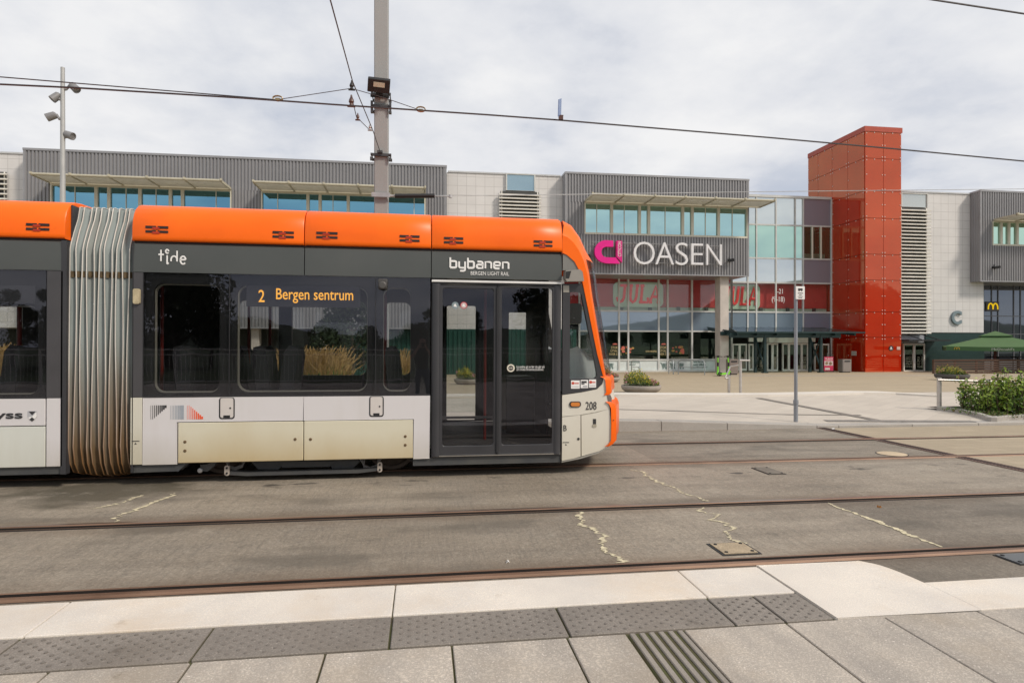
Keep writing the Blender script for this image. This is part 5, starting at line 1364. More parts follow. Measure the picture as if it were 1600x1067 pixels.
# small blue plate on the contact wire
p = P(876, 184, 9.03)
pl_ = thing('line_sign', P(876, 188, 9.03), 'small tilted blue plate standing on the contact wire above the white wall', 'sign')
q0, q1 = P(870.5, 186, 9.05), P(878.6, 150.5, 9.05)
mb = MB(); dx = Vector((.035, .12, 0)); c = (q0 + q1) / 2
mb.obox(c, Vector((.044, .10, .05)), Vector((.004, -.002, 0)), Vector((.004, .0, .128))); mb.build('plate', M('plate_blue', (.15, .22, .40), .4), pl_)
mb = MB(); mb.obox(c + Vector((-.004, -.006, 0)), Vector((.006, .02, .01)), Vector((.003, -.002, 0)), Vector((.004, 0, .10))); mb.build('plate_mark', m_ltr, pl_)
mb = MB(); mb.box(p.x - .03, p.x + .035, p.y - .02, p.y + .02, p.z - .035, p.z + .02); mb.box(p.x - .015, p.x + .04, p.y - .015, p.y + .015, p.z + .02, p.z + .035); mb.build('clamp', m_brownins, pl_)
# concrete pole with bands, floodlight and rod
xp0, xp1 = X(584.5, YP), X(606.5, YP)
pole_ = thing('catenary_pole', ((xp0 + xp1) / 2, YP + .12, zg(0, 11.7)), 'tall square grey concrete pole rising behind the tram out of the top of the picture', 'pole')
mb = MB(); mb.box(xp0, xp1, YP, YP + (xp1 - xp0), -.2, 9.6); mb.build('shaft', M('pole_concrete', (.335, .34, .335), .75, var=.12, vs=1.2, speck=.35, ss=50, bump=.15, bs=30, sc=(1, 1, .25)), pole_, bevel=.015)
def clampband(py0, py1, wd):
    mb = MB()
    z0, z1 = Z(595, py1, YP), Z(595, py0, YP)
    for y in (YP - .05, YP + (xp1 - xp0) + .01): mb.box(xp0 - wd, xp1 + wd, y, y + .04, z0, z1)
    for x in (xp0 - wd * .7, xp1 + wd * .7):
        mb.tube([(x, YP - .08, (z0 + z1) / 2), (x, YP + .36, (z0 + z1) / 2)], .012, 6)
        mb.box(x - .018, x + .018, YP - .075, YP - .05, (z0 + z1) / 2 - .018, (z0 + z1) / 2 + .018)
    mb.build('pole_band', m_dgrey, pole_)
clampband(147, 150, .05); clampband(165, 168.5, .05); clampband(241, 245, .06)
mb = MB()
for x in (xp0 - .04, xp1 + .04): mb.box(x - .02, x + .02, YP - .06, YP + .02, Z(595, 178, YP), Z(595, 160, YP)); mb.box(x - .03, x + .01, YP - .06, YP, Z(595, 252, YP), Z(595, 247, YP))
p = P(594, 240, YP); mb.box(p.x - .05, p.x + .05, YP - .1, YP - .05, p.z - .01, p.z + .03)
mb.build('bracket', m_dgrey, pole_)
fl_ = thing('floodlight', P(593, 148, YP - .15), 'black flat floodlight with pale lens clamped to the concrete pole', 'floodlight')
c = P(592, 133.5, YP - .28)
mb = MB(); mb.obox(c, Vector((.20, 0, -.012)), Vector((0, .03, .03)), Vector((.012, -.06, .10))); mb.build('housing', m_black, fl_, bevel=.01)
mb = MB(); f_ = Vector((.007, -.034, -.032)); mb.obox(c + f_ + Vector((0, -.012, .02)), Vector((.10, 0, -.007)), Vector((0, .003, .002)), Vector((.004, -.02, .035))); mb.build('lens', M('lens_pale', (.55, .52, .40), .3), fl_)
mb = MB(); p = P(594, 150, YP); mb.box(p.x - .06, p.x + .06, YP - .22, YP - .05, p.z - .05, p.z + .04); mb.box(p.x - .17, p.x + .17, YP - .12, YP - .06, p.z - .06, p.z - .02); mb.build('bracket', m_black, fl_)
rod = thing('insulated_rod', P(612, 306, YP - .05), 'black insulated rod with steel ends sticking out right from the concrete pole', 'rod')
a, b = P(617, 306.5, YP - .05), P(679, 306.2, YP - .05)
mb = MB(); mb.tube([a, b], .042, 12); mb.build('sleeve', m_black, rod, smooth=40)
mb = MB(); mb.tube([(xp1 - .02, YP - .06, a.z), a], .022, 8); mb.tube([b, b + Vector((.32, 0, 0))], .012, 6); mb.box(xp1 - .3, xp1 + .04, YP - .08, YP - .052, a.z - .03, a.z + .05); mb.lathe([(.03, -.03), (.03, .03)], b + Vector((.3, 0, 0)), 8); mb.build('rod_end', m_steel, rod)
# spotlight mast at left
YM = 27.0
gm = zg(X(98, YM), YM)
mast = thing('spotlight_mast', (X(98, YM), YM, gm), 'slim pale grey mast with four round spotlights above the left roof', 'lamp post')
mb = MB(); zt_ = Z(98, 106, YM); mb.tube([(0 + X(98, YM), YM, gm), (X(98, YM), YM, zt_)], [.135, .075], 14); mb.build('mast', M('mast_grey', (.42, .42, .41), .5, metal=.3), mast, smooth=50)
m_spot = M('spot_grey', (.24, .235, .235), .45, metal=.3)
for px, py, sx, ax_, az in ((116, 137, 1, .8, -.75), (87, 152, -1, -.5, -.6), (80, 182, -1, -1.0, -.55), (108, 211.5, 1, .95, -.35)):
    p = P(px, py, YM); xm = X(98, YM); d = Vector((ax_, -.25, az)).normalized()
    e1 = d.cross(Vector((0, 1, 0))).normalized(); e2 = d.cross(e1)
    mb = MB(); rows = []
    for t, r_ in ((-.2, .0), (-.2, .08), (-.15, .14), (.12, .155), (.18, .155), (.18, .13), (.14, .12), (.14, 0)):
        rows.append([p + d * t + (e1 * math.cos(R(k * 30)) + e2 * math.sin(R(k * 30))) * r_ for k in range(12)])
    mb.grid(rows, close=True); s_ = mb.build('spotlight', m_spot, mast, smooth=40)
    mb = MB(); mb.tube([p - d * .2, (xm + sx * .12, YM, p.z - .1), (xm, YM, p.z - .12)], .05, 8); mb.build('arm', m_spot, s_)
# ------------------------------------------------------------------ sign post
b = G(1243.5, 659)
sp_ = thing('sign_post', b, 'slim grey steel post carrying a small white bus stop plate at the far kerb', 'sign post')
mb = MB(); zt_ = Z(1245, 448, b.y); mb.tube([b, (b.x, b.y, b.z + .42)], .042, 12); mb.tube([(b.x, b.y, b.z + .42), (b.x, b.y, zt_)], .034, 12); mb.lathe([(.05, .36), (.05, .44)], b, 12); mb.build('post', M('post_grey', (.28, .30, .33), .5, metal=.4), sp_, smooth=50)
p0, p1 = P(1240.5, 468, b.y), P(1254.5, 448, b.y)
mb = MB(); mb.box(p0.x, p1.x, b.y - .065, b.y - .05, p0.z, p1.z); s1 = mb.build('plate', m_ltr, sp_, bevel=.004)
mb = MB(); w_ = p1.x - p0.x; h_ = p1.z - p0.z
for (a0, a1, c0, c1) in ((.25, .75, .68, .84), (.3, .42, .62, .68), (.58, .7, .62, .68), (.22, .8, .44, .5), (.35, .65, .3, .35), (.2, .8, .2, .23), (.3, .7, .1, .14)): mb.box(p0.x + w_ * a0, p0.x + w_ * a1, b.y - .068, b.y - .065, p0.z + h_ * c0, p0.z + h_ * c1)
mb.build('plate_print', m_bltr, s1)
mb = MB(); q0, q1 = P(1235, 466, b.y + .1), P(1241, 449, b.y + .1); mb.obox(((q0.x + q1.x) / 2 + .02, b.y + .02, (q0.z + q1.z) / 2), (.04, .07, 0), (.005, -.004, 0), (0, 0, (q1.z - q0.z) / 2)); mb.build('plate', M('plate_back', (.42, .40, .37), .5), sp_)
# ------------------------------------------------------------------ handrails
def railing(name, posts, bar, lab, r=.035, grp='steel handrails'):
    b0 = G(*posts[0][:2]); t_ = thing(name, b0, lab, 'railing', grp)
    ends = []
    for (px, py, pt, w_) in posts:
        b_ = G(px, py); z = Z(px, pt, b_.y); mb = MB(); mb.tube([b_, (b_.x, b_.y, z)], w_, 12); mb.build('post', m_inox, t_, smooth=50); ends.append(Vector((b_.x, b_.y, z)))
    mb = MB()
    for pts in bar(ends): mb.tube(pts, r, 8)
    mb.build('rail', m_inox, t_, smooth=50); return t_
railing('steel_railing', [(1157, 615.5, 563, .042), (1139, 615, 586, .042)],
        lambda e: [[e[0] + Vector((-.05, -.05, 0)), e[0] + Vector((.22, -.12, 0)), e[0] + Vector((.24, .5, 0))], [e[1], e[1] + Vector((-.12, .0, -.08)), e[1] + Vector((.10, .1, .25)), e[0] + Vector((0, .02, -.14))], [e[1] + Vector((0, 0, -.08)), e[1] + Vector((-.14, -.05, -.1))]],
        'pair of brushed steel handrail posts at the plaza edge near the green scooters', .025)
railing('steel_railing', [(1467.5, 640, 590, .05), (1544, 641, 592.5, .05), (1620, 643, 594, .05)],
        lambda e: [[e[0] + Vector((-.14, -.1, -.05)), e[0] + Vector((0, -.1, -.05)), e[1] + Vector((0, -.1, -.05)), e[2] + Vector((0, -.1, -.05))]],
        'steel railing with a flat top rail above the leafy bed at the right edge', .026)
# trolley park hoops in front of the shop window
def hoop(pxa, pxb, pyb, pyt, lab):
    a_, b_ = G(pxa, pyb), G(pxb, pyb + 1); z = Z(pxa, pyt, a_.y); mb = MB()
    dz = Vector((0, 0, z - a_.z)); c_ = .12
    d_ = (b_ - a_).normalized()
    mb.tube([a_, a_ + dz - Vector((0, 0, c_)), a_ + dz + d_ * c_ - Vector((0, 0, c_ * .3)), a_ + dz + d_ * c_ * 1.6, b_ + dz - d_ * c_ * 1.6, b_ + dz - Vector((0, 0, c_ * .3)) - d_ * c_, b_ + dz - Vector((0, 0, c_)), b_], .03, 8)
    mb.tube([a_ + dz * .5, b_ + dz * .5], .02, 6)
    tag(mb.build('trolley_rail', M('hoop_steel', (.32, .35, .36), .4, metal=.5), smooth=50), lab, 'railing', 'trolley park hoops')
hoop(986.5, 1000, 583, 563.5, 'grey steel trolley hoop nearest the round planter, left of the other hoops')
hoop(1045, 1052, 584, 562.5, 'grey steel trolley hoop in the middle, below the trolley pictograms')
hoop(1060, 1101, 585, 562.5, 'wide grey steel trolley hoop by the green scooters')
# ------------------------------------------------------------------ planters
m_bowl = M('bowl_concrete', (.36, .325, .285), .75, var=.12, vs=3, speck=.4, ss=60, bump=.2, bs=40)
m_soil = M('soil', (.04, .028, .02), .9)
m_lf = [M('leaf_dark', (.045, .085, .016), .55, var=.3, vs=9), M('leaf_mid', (.10, .165, .026), .5, var=.3, vs=9), M('leaf_lime', (.28, .28, .035), .5, var=.3, vs=9), M('petal_pink', (.62, .26, .32), .6, var=.3, vs=15), M('petal_yellow', (.62, .50, .03), .6)]
def planter(px, py, rad, lab, seed, gg=None, tall=.78):
    b_ = G(px, py); b_.y += rad * .6; b_.z = zg(b_.x, b_.y); r_ = random.Random(seed)
    t_ = thing('planter', b_, lab, 'planter', 'round flower planters')
    h = rad * .46
    mb = MB(); mb.lathe([(rad * .62, 0), (rad * .82, h * .14), (rad * .96, h * .38), (rad * 1.0, h * .62), (rad * .985, h * .82), (rad * .95, h * .84), (rad * .9, h * .80), (rad * .88, h * .68), (.01, h * .7)], b_, 40)
    mb.build('bowl', gg or m_bowl, t_, smooth=60)
    mb = MB(); mb.lathe([(rad * .87, h * .69), (rad * .87, h * .74), (rad * .4, h * .86), (.01, h * .9)], b_, 24); mb.build('soil', m_soil, t_)
    mb = MB()
    for k in range(2600):
        a_ = r_.uniform(0, 6.283); rr = rad * .88 * math.sqrt(r_.random())
        x_, y_ = rr * math.cos(a_), rr * math.sin(a_)
        top = tall * rad * (1.0 - .5 * max(0, min(1, (x_ / rad + .1) / .5))) * max(0, 1 - ((x_ + rad * .1) / (rad * 1.08)) ** 2) ** .6 * (1 - .4 * (y_ / rad) ** 2)
        top *= r_.choice((.6, .85, 1.0, 1.2)) * r_.uniform(.8, 1.1)
        z_ = h * .75 + top * r_.random() ** .6
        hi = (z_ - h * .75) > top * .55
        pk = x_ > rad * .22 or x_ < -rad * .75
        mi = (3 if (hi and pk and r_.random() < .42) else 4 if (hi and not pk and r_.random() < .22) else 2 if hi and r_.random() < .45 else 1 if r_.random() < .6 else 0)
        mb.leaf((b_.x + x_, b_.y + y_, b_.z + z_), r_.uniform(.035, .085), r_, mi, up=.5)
    mb.build('flowers', m_lf, t_); return t_
planter(1008.5, 614.5, .62, 'round concrete bowl planter with yellow and pink flowers on the plaza beside the tram front', 5)
planter(951, 597.5, .62, 'round concrete flower planter half hidden behind the orange bumper of the tram', 6)
planter(1499.5, 594, .70, 'dark round bowl planter with pink flowers in front of the wooden terrace fence', 8, M('bowl_dark', (.085, .08, .078), .7, var=.15, vs=3), .55)
# ------------------------------------------------------------------ scooters
m_lime = M('scooter_green', (.20, .62, .03), .4); 
def scooter(px, py, lab, hd):
    b_ = G(px, py); t_ = thing('electric_scooter', b_, lab, 'scooter', 'green rental scooters', rz=R(hd))
    OFF[t_.name] = Vector((0, 0, 0))
    mb = MB()
    mb.prism([(-.42, .10), (.28, .10), (.36, .16), (.30, .18), (-.40, .17)], -.09, .09); mb.build('deck', m_lime, t_, bevel=.015)
    mb = MB(); mb.tube([(.30, 0, .14), (.40, 0, .24), (.36, 0, .62), (.30, 0, 1.08)], [.045, .05, .042, .036], 10); st_ = mb.build('stem', m_lime, t_, smooth=50)
    mb = MB(); mb.tube([(.365, 0, .55), (.335, 0, .78)], .048, 10); mb.build('stem_label', m_black, st_)
    mb = MB(); mb.tube([(.27, -.25, 1.10), (.30, -.1, 1.12), (.30, .1, 1.12), (.27, .25, 1.10)], .022, 8); mb.box(.25, .34, -.06, .06, 1.06, 1.17); mb.build('handlebar', m_black, t_)
    for x in (-.45, .46):
        mb = MB(); mb.lathe([(.03, -.03), (.07, -.035), (.115, -.03), (.12, 0), (.115, .03), (.07, .035), (.03, .03)], (x, 0, .12), 20, ax='y'); w_ = mb.build('wheel', m_black, t_, smooth=50)
    mb = MB(); mb.prism([(-.5, .24), (-.34, .22), (-.3, .18), (-.4, .17), (-.52, .22)], -.05, .05); mb.build('rear_mudguard', m_black, t_)
    mb = MB(); mb.prism([(.36, .26), (.5, .27), (.52, .24), (.38, .2)], -.045, .045); mb.build('front_mudguard', m_lime, t_)
    return t_
scooter(1122.5, 587.5, 'lime green electric scooter on the left, standing beside the concrete column', 68)
scooter(1132.5, 587.5, 'lime green electric scooter on the right, in front of the concrete column', 28)
# bins and advertising board
def bin_(px, py, w_, h_, m, lab):
    b_ = G(px, py); t_ = thing('litter_bin', b_, lab, 'bin')
    x, y, z = b_
    mb = MB(); mb.prism(rrect(x - w_ / 2, x + w_ / 2, y, y + w_ * .8, .08), z + .06, z + h_, ax='z'); mb.build('body', m, t_, bevel=.015)
    mb = MB(); mb.prism(rrect(x - w_ / 2 + .05, x + w_ / 2 - .05, y + .05, y + w_ * .8 - .05, .06), z, z + .06, ax='z'); mb.box(x - w_ * .32, x + w_ * .32, y - .004, y + .03, z + h_ * .80, z + h_ * .9); mb.build('opening', m_black, t_)
bin_(1147, 585.5, .62, .95, M('bin_brown', (.20, .165, .145), .5), 'square brown litter bin beside the concrete column')
bin_(1324, 582, .68, .9, M('bin_silver', (.30, .27, .25), .4, metal=.4), 'silver litter bin standing at the foot of the red tower')
b_ = G(1294.5, 581); ab = thing('advertising_board', b_, 'pink and white advertising board standing beside the right entrance doors', 'sign board')
x, y, z = b_; w_, h_ = .72, 1.08
mb = MB(); mb.prism([(x - w_ / 2, z + .08), (x + w_ / 2, z + .08), (x + w_ / 2, z + h_), (x - w_ / 2, z + h_)], y - .02, y + .04); pb = mb.build('poster', M('poster_pink', (.55, .03, .10), .45), ab)
mb = MB(); mb.box(x - w_ * .46, x + w_ * .46, y - .026, y - .02, z + .45, z + .78); mb.box(x - w_ * .4, x + w_ * .12, y - .026, y - .02, z + .14, z + .3); mb.build('poster_field', M('poster_white', (.62, .55, .54), .5), pb)
mb = MB(); mb.lathe([(.11, 0), (.11, -.004)], (x - .16, y - .026, z + .62), 14, ax='y'); mb.lathe([(.12, 0), (.12, -.004)], (x + .14, y - .026, z + .6), 14, ax='y'); mb.build('poster_pictures', M('poster_food', (.22, .10, .07), .5, var=.6, vs=14, col2=(.45, .3, .15)), pb)
text('lettering', 'TILBUD', x - w_ * .42, x + w_ * .42, z + .84, z + 1.0, y - .022, m_ltr, pb, .008)
mb = MB(); mb.box(x - w_ / 2, x + w_ / 2, y - .1, y + .14, z, z + .05); mb.tube([(x - w_ / 2 - .02, y, z), (x - w_ / 2 - .02, y, z + h_ + .02), (x + w_ / 2 + .02, y, z + h_ + .02), (x + w_ / 2 + .02, y, z)], .02, 6); mb.build('stand', m_black, ab)
# ------------------------------------------------------------------ terrace with parasols
m_wood = M('terrace_wood', (.085, .045, .028), .6, var=.25, vs=4, sc=(.3, 1, 6))
YF = 34.0
xf0, xf1 = X(1459, YF), X(1720, YF); zf_ = zg(xf0, YF)
tf = thing('terrace_fence', (xf0, YF, zf_), 'low brown wooden slat fence round the terrace behind the dark planter', 'fence')
ztop = Z(1500, 563, YF)
mb = MB()
for k in range(6):
    z = lerp(zf_ + .08, ztop - .04, k / 5); mb.box(xf0, xf1, YF, YF + .03, z - .045, z + .045)
mb.box(xf0 - .03, xf1, YF - .05, YF + .08, ztop + .01, ztop + .06); mb.build('slats', m_wood, tf)
for k in range(9):
    x = lerp(xf0 + .05, xf1, k / 8); mb = MB(); mb.box(x - .05, x + .05, YF + .031, YF + .12, zf_ - .1, ztop + .005); mb.build('post', m_wood, tf)
def parasol(px, YU, lab, rot, half, zedge, zap, words):
    xc = X(px, YU); z0 = zg(xc, YU); t_ = thing('parasol', (xc, YU, z0), lab, 'parasol', 'green terrace parasols')
    m_can = M('parasol_green', (.075, .145, .055), .8, var=.06, vs=2); m_val = M('parasol_valance', (.05, .12, .042), .8)
    c_ = [Vector((xc + half * math.sqrt(2) * math.cos(R(rot + 90 * k)), YU + half * math.sqrt(2) * math.sin(R(rot + 90 * k)), zedge)) for k in range(4)]
    ap = Vector((xc, YU, zap)); mb = MB()
    for k in range(4):
        a_, b2 = c_[k], c_[(k + 1) % 4]; rows = []
        for i in range(7):
            s = i / 6; rows.append([ap.lerp(a_, s).lerp(ap.lerp(b2, s), j / 8) + Vector((0, 0, -.10 * math.sin(math.pi * s) * .4 - .05 * s * math.sin(math.pi * j / 8))) for j in range(9)])
        mb.grid(rows); edge = rows[-1]
        mb.grid([edge, [p_ - Vector((0, 0, .26)) for p_ in edge]], 1)
    cap = [Vector((xc + half * .42 * math.cos(R(rot + 90 * k)), YU + half * .42 * math.sin(R(rot + 90 * k)), zap - (zap - zedge) * .18)) for k in range(4)]
    a2 = ap + Vector((0, 0, .16))
    for k in range(4): mb.poly([a2, cap[k], cap[(k + 1) % 4]]); mb.poly([cap[k], cap[(k + 1) % 4], cap[(k + 1) % 4] - Vector((0, 0, .08)), cap[k] - Vector((0, 0, .08))], 1)
    can_ = mb.build('canopy', [m_can, m_val], t_)
    mb = MB(); mb.tube([(xc, YU, z0), (xc, YU, zap)], .085, 12); mb.lathe([(.3, 0), (.3, .08), (.1, .1)], (xc, YU, z0), 16)
    mb.build('pole', M('parasol_pole', (.13, .035, .025), .5), t_)
    mb = MB()
    for k in range(8):
        e_ = c_[k // 2] if k % 2 == 0 else (c_[k // 2] + c_[(k // 2 + 1) % 4]) / 2
        mb.tube([ap - Vector((0, 0, .28)), e_.lerp(ap, .04) + Vector((0, 0, -.16))], .02, 5)
    mb.build('ribs', m_wood, t_)
    if words:
        # word and arches on the edge that faces the tracks
        e0, e1 = c_[2], c_[3]
        if e0.x > e1.x: e0, e1 = e1, e0
        d_ = (e1 - e0); n_ = Vector((d_.y, -d_.x, 0)).normalized()
        tx = text('lettering', "McDonald's", .42, .62, 0, .15, 0, m_ltr, None, .0)
        for v in tx.data.vertices:
            w = v.co + tx.location; p_ = e0 + d_ * w.x + n_ * (.02 + .0) + Vector((0, 0, -.21 - .05 * math.sin(math.pi * w.x) + w.z)); v.co = p_ - Vector((xc, YU, z0))
        tx.location = (0, 0, 0); tx.parent = can_
        for s0 in (.10,):
            mb = MB()
            for s in (-1, 1): mb.tube([e0 + d_ * (s0 + s * .012 + .012 * math.cos(math.pi * i / 8)) + n_ * .03 + Vector((0, 0, -.22 + .15 * math.sin(math.pi * i / 8))) for i in range(9)], .016, 5)
            mb.build('arches_logo', M('arch_gold', (.5, .32, .03), .5), can_)
    return t_
YU = 33.2 + 3.4
yu = 36.0
parasol(1555, yu, 'wide green terrace parasol on a red brown pole over the wooden fence', 4, 2.8, Z(1500, 541, yu - 1.5), Z(1550, 521, yu), True)
parasol(1648, yu + 1.2, 'second green terrace parasol cut by the right edge of the picture', 20, 2.4, Z(1600, 541, yu), Z(1640, 521, yu), True)
mb0 = None
for i, (px, lab) in enumerate(((1560, 'dark terrace table under the parasol, left of the other table'), (1590, 'dark terrace table near the right edge of the picture'))):
    p_ = Vector((X(px, 36.2), 36.2, zg(X(px, 36.2), 36.2))); t_ = thing('terrace_table', p_, lab, 'table', 'terrace tables')
    mb = MB(); mb.box(p_.x - .5, p_.x + .5, p_.y - .4, p_.y + .4, p_.z + 1.0, p_.z + 1.06); mb.build('tabletop', m_black, t_, bevel=.01)
    mb = MB(); mb.tube([p_ + Vector((0, 0, .03)), p_ + Vector((0, 0, 1.0))], .05, 8); mb.lathe([(.3, 0), (.3, .04)], p_, 14); mb.build('pedestal', m_black, t_)
# ------------------------------------------------------------------ shrub bed at right
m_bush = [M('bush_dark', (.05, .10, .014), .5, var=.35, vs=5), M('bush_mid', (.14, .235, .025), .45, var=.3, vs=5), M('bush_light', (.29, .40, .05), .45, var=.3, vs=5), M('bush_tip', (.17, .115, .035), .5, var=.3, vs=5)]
m_stem = M('twig', (.09, .06, .035), .8)
kbp = [G(1463, 640.5), G(1490, 644), G(1520, 650), G(1548, 658.5), G(1600, 659.5)]
mb = MB()
for i in range(len(kbp) - 1):
    a, b = kbp[i], kbp[i + 1]; d_ = (b - a); nrm = Vector((-d_.y, d_.x, 0)).normalized() * .12
    za, zb_ = zg(a.x, a.y), zg(b.x, b.y)
    mb.add([Vector((a.x, a.y, za - .1)), Vector((b.x, b.y, zb_ - .1)), Vector((b.x, b.y, zb_ - .1)) + nrm, Vector((a.x, a.y, za - .1)) + nrm, Vector((a.x, a.y, za + .09)), Vector((b.x, b.y, zb_ + .09)), Vector((b.x, b.y, zb_ + .09)) + nrm, Vector((a.x, a.y, za + .09)) + nrm],
           [(0, 3, 2, 1), (4, 5, 6, 7), (0, 1, 5, 4), (2, 3, 7, 6), (1, 2, 6, 5), (3, 0, 4, 7)])
a = kbp[-1]; mb.box(a.x, a.x + 14, a.y, a.y + .14, zg(a.x, a.y) - .15, zg(a.x, a.y) + .09)
tag(mb.build('bed_kerb', m_kerbg, base=False, bevel=.008), kind='structure')
mb = MB(); pts = [Vector((q_.x, q_.y, zg(q_.x, q_.y) + .05)) for q_ in kbp] + [Vector((kbp[-1].x + 14, kbp[-1].y, .04)), Vector((kbp[-1].x + 14, kbp[0].y + .4, .1)), Vector((kbp[0].x, kbp[0].y + .3, zg(kbp[0].x, kbp[0].y) + .05))]
mb.poly(pts); tag(mb.build('bed_soil', m_soil, base=False), kind='structure')
def shrub(x0, x1, y0, y1, h0, h1, n, lab, seed, lf=.062):
    r_ = random.Random(seed); z0 = zg((x0 + x1) / 2, y0)
    t_ = thing('shrub', ((x0 + x1) / 2, (y0 + y1) / 2, z0), lab, 'shrub', 'shrubs in the kerbed bed')
    st_ = MB(); lv = MB()
    twigs = []
    for k in range(n // 26):
        bx_, by_ = r_.uniform(x0, x1), r_.uniform(y0, y1)
        hh_ = lerp(h0, h1, (bx_ - x0) / (x1 - x0)) * r_.choice((.5, .8, .95, 1.05, 1.25)) * r_.uniform(.8, 1.05)
        lean = Vector((r_.uniform(-.22, .26), r_.uniform(-.3, .25), 0)) * hh_
        base_ = Vector((bx_, by_, z0)); tip = base_ + lean + Vector((0, 0, hh_))
        midp = base_.lerp(tip, .5) + Vector((r_.uniform(-.04, .04), r_.uniform(-.04, .04), 0))
        st_.tube([base_, midp, tip], [.009, .006, .003], 5)
        for j in range(26):
            s = r_.random() ** .7
            p_ = base_.lerp(tip, .12 + .9 * s) + Vector((r_.gauss(0, .055), r_.gauss(0, .055), r_.gauss(0, .035)))
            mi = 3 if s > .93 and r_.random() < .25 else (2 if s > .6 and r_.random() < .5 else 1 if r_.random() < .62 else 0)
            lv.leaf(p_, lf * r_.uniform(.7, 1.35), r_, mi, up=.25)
    lv.build('leaves', m_bush, t_); st_.build('stems', m_stem, t_); return t_
q0 = G(1512, 651); q1 = G(1530, 652)
shrub(X(1512, 12.3), X(1534, 12.3), 12.0, 12.7, .55, .70, 420, 'sparse leafy shrub with bare stems at the left tip of the kerbed bed', 21, .07)
shrub(X(1535, 12.2), X(1572, 12.2), 11.6, 12.8, .66, .76, 1900, 'dense green shrub in the middle of the kerbed bed below the steel railing', 22, .10)
shrub(X(1566, 12.2), X(1650, 12.2), 11.3, 13.0, .78, .84, 2900, 'dense dark green shrub running out of the right edge of the picture', 23, .10)
mb = MB(); r_ = random.Random(4)
for k in range(1500):
    x = r_.uniform(X(1500, 12), X(1660, 12)); y = r_.uniform(11.2, 12.6); mb.leaf((x, y, zg(x, y) + .06 + r_.random() * .07), .05, r_, r_.choice((0, 0, 1, 3)))
tag(mb.build('ground_cover', m_bush, base=False), kind='stuff')
# small litter on the kerb and track
for px, py, s_, lab, m in ((1302, 671, .035, 'crumpled white paper scrap lying at the far kerb by the drain channel', m_ltr), (1374, 793, .022, 'small orange leaf on the concrete between the near rails', M('leaf_orange', (.5, .22, .05), .7)), (793, 879, .018, 'tiny white scrap on the concrete beside the nearest rail', m_ltr)):
    p_ = G(px, py); mb = MB(); r2 = random.Random(px)
    for k in range(5): mb.leaf(p_ + Vector((r2.uniform(-.5, .5) * s_, r2.uniform(-.5, .5) * s_, s_ * .5)), s_ * 1.6, r2)
    tag(mb.build('litter_scrap', m), lab, 'litter', 'litter on the ground')
# ------------------------------------------------------------------ ornamental grasses seen through the tram windows
m_gr = [M('grass_green', (.10, .16, .025), .6, var=.3, vs=3), M('grass_gold', (.42, .27, .10), .7, var=.3, vs=3)]
def ograss(px0, px1, Y, h, n, lab, seed):
    r_ = random.Random(seed); x0, x1 = X(px0, Y), X(px1, Y); z0 = zg((x0 + x1) / 2, Y); mb = MB()
    tufts = [(r_.uniform(x0, x1), Y + r_.uniform(-.6, .6), r_.uniform(.7, 1.1)) for _ in range(max(4, n // 55))]
    for k in range(n):
        tx, ty, th = r_.choice(tufts)
        b_ = Vector((tx + r_.gauss(0, .09), ty + r_.gauss(0, .09), z0)); hh_ = h * th * r_.uniform(.55, 1.08); ln = Vector((r_.gauss(0, .3), r_.gauss(0, .25), 0)) * hh_
        w_ = r_.uniform(.005, .011); s = Vector((w_, 0, 0)); m1 = b_ + ln * .25 + Vector((0, 0, hh_ * .6)); tp = b_ + ln + Vector((0, 0, hh_))
        gold = r_.random() < .55
        mb.add([b_ - s, b_ + s, m1 + s * .8, m1 - s * .8], [(0, 1, 2, 3)], 0)
        if gold:
            mb.add([m1 - s * .7, m1 + s * .7, tp + s * .4, tp - s * .4], [(0, 1, 2, 3)], 1)
            q_ = tp - (tp - m1).normalized() * .2; o_ = Vector((r_.uniform(.008, .02), 0, 0))
            mb.add([q_ - o_, q_ + o_, tp + o_ * .5, tp - o_ * .5], [(0, 1, 2, 3)], 1)
        else: mb.add([m1 - s * .8, m1 + s * .8, m1 + ln * .5 + Vector((0, 0, hh_ * .12))], [(0, 1, 2)], 0)
    tag(mb.build('ornamental_grass', m_gr), lab, 'ornamental grass', 'tall grasses behind the tram')
ograss(450, 532, 20, 1.3, 5200, 'tall golden ornamental grass seen through the wide tram window in front of green cladding', 31)
ograss(362, 390, 20, 1.25, 1900, 'narrow clump of tall golden grass seen through the left end of the wide tram window', 32)
ograss(620, 636, 20, 1.25, 900, 'thin clump of golden grass seen through the narrow tram window', 33)
ograss(-30, 40, 20, 1.4, 4000, 'tall golden grass seen through the window of the left tram car', 34)
planter(733, 601, .6, 'round flower planter seen through the glass of the left tram door', 9)
# ------------------------------------------------------------------ behind the camera (mirrored in the glass): railing, trees, hill, photographer
YR = -6.7
rl = thing('guard_railing', (0, YR, PZ), 'pale steel guard railing with upright bars behind the photographer, mirrored in the tram windows', 'railing')
mb = MB()
for z in (1.28, 1.10, .22): mb.tube([(-16, YR, PZ + z), (16, YR, PZ + z)], .024, 6)
mb.build('rail', m_inox, rl)
mb = MB(); x = -16
while x < 16: mb.tube([(x, YR, PZ + .22), (x, YR, PZ + 1.1)], .009, 5); x += .13
mb.build('balusters', m_inox, rl)
for k in range(17): mb = MB(); mb.tube([(-16 + 2 * k, YR + .02, PZ - .05), (-16 + 2 * k, YR + .02, PZ + 1.28)], .03, 8); mb.build('post', m_inox, rl)
tag(MB.build((lambda m_: (m_.box(-200, 200, -300, -9.0, -.5, -.02), m_)[1])(MB()), 'rear_ground', M('rear_grass', (.05, .07, .025), .9, var=.3, vs=.3), base=False), kind='structure')
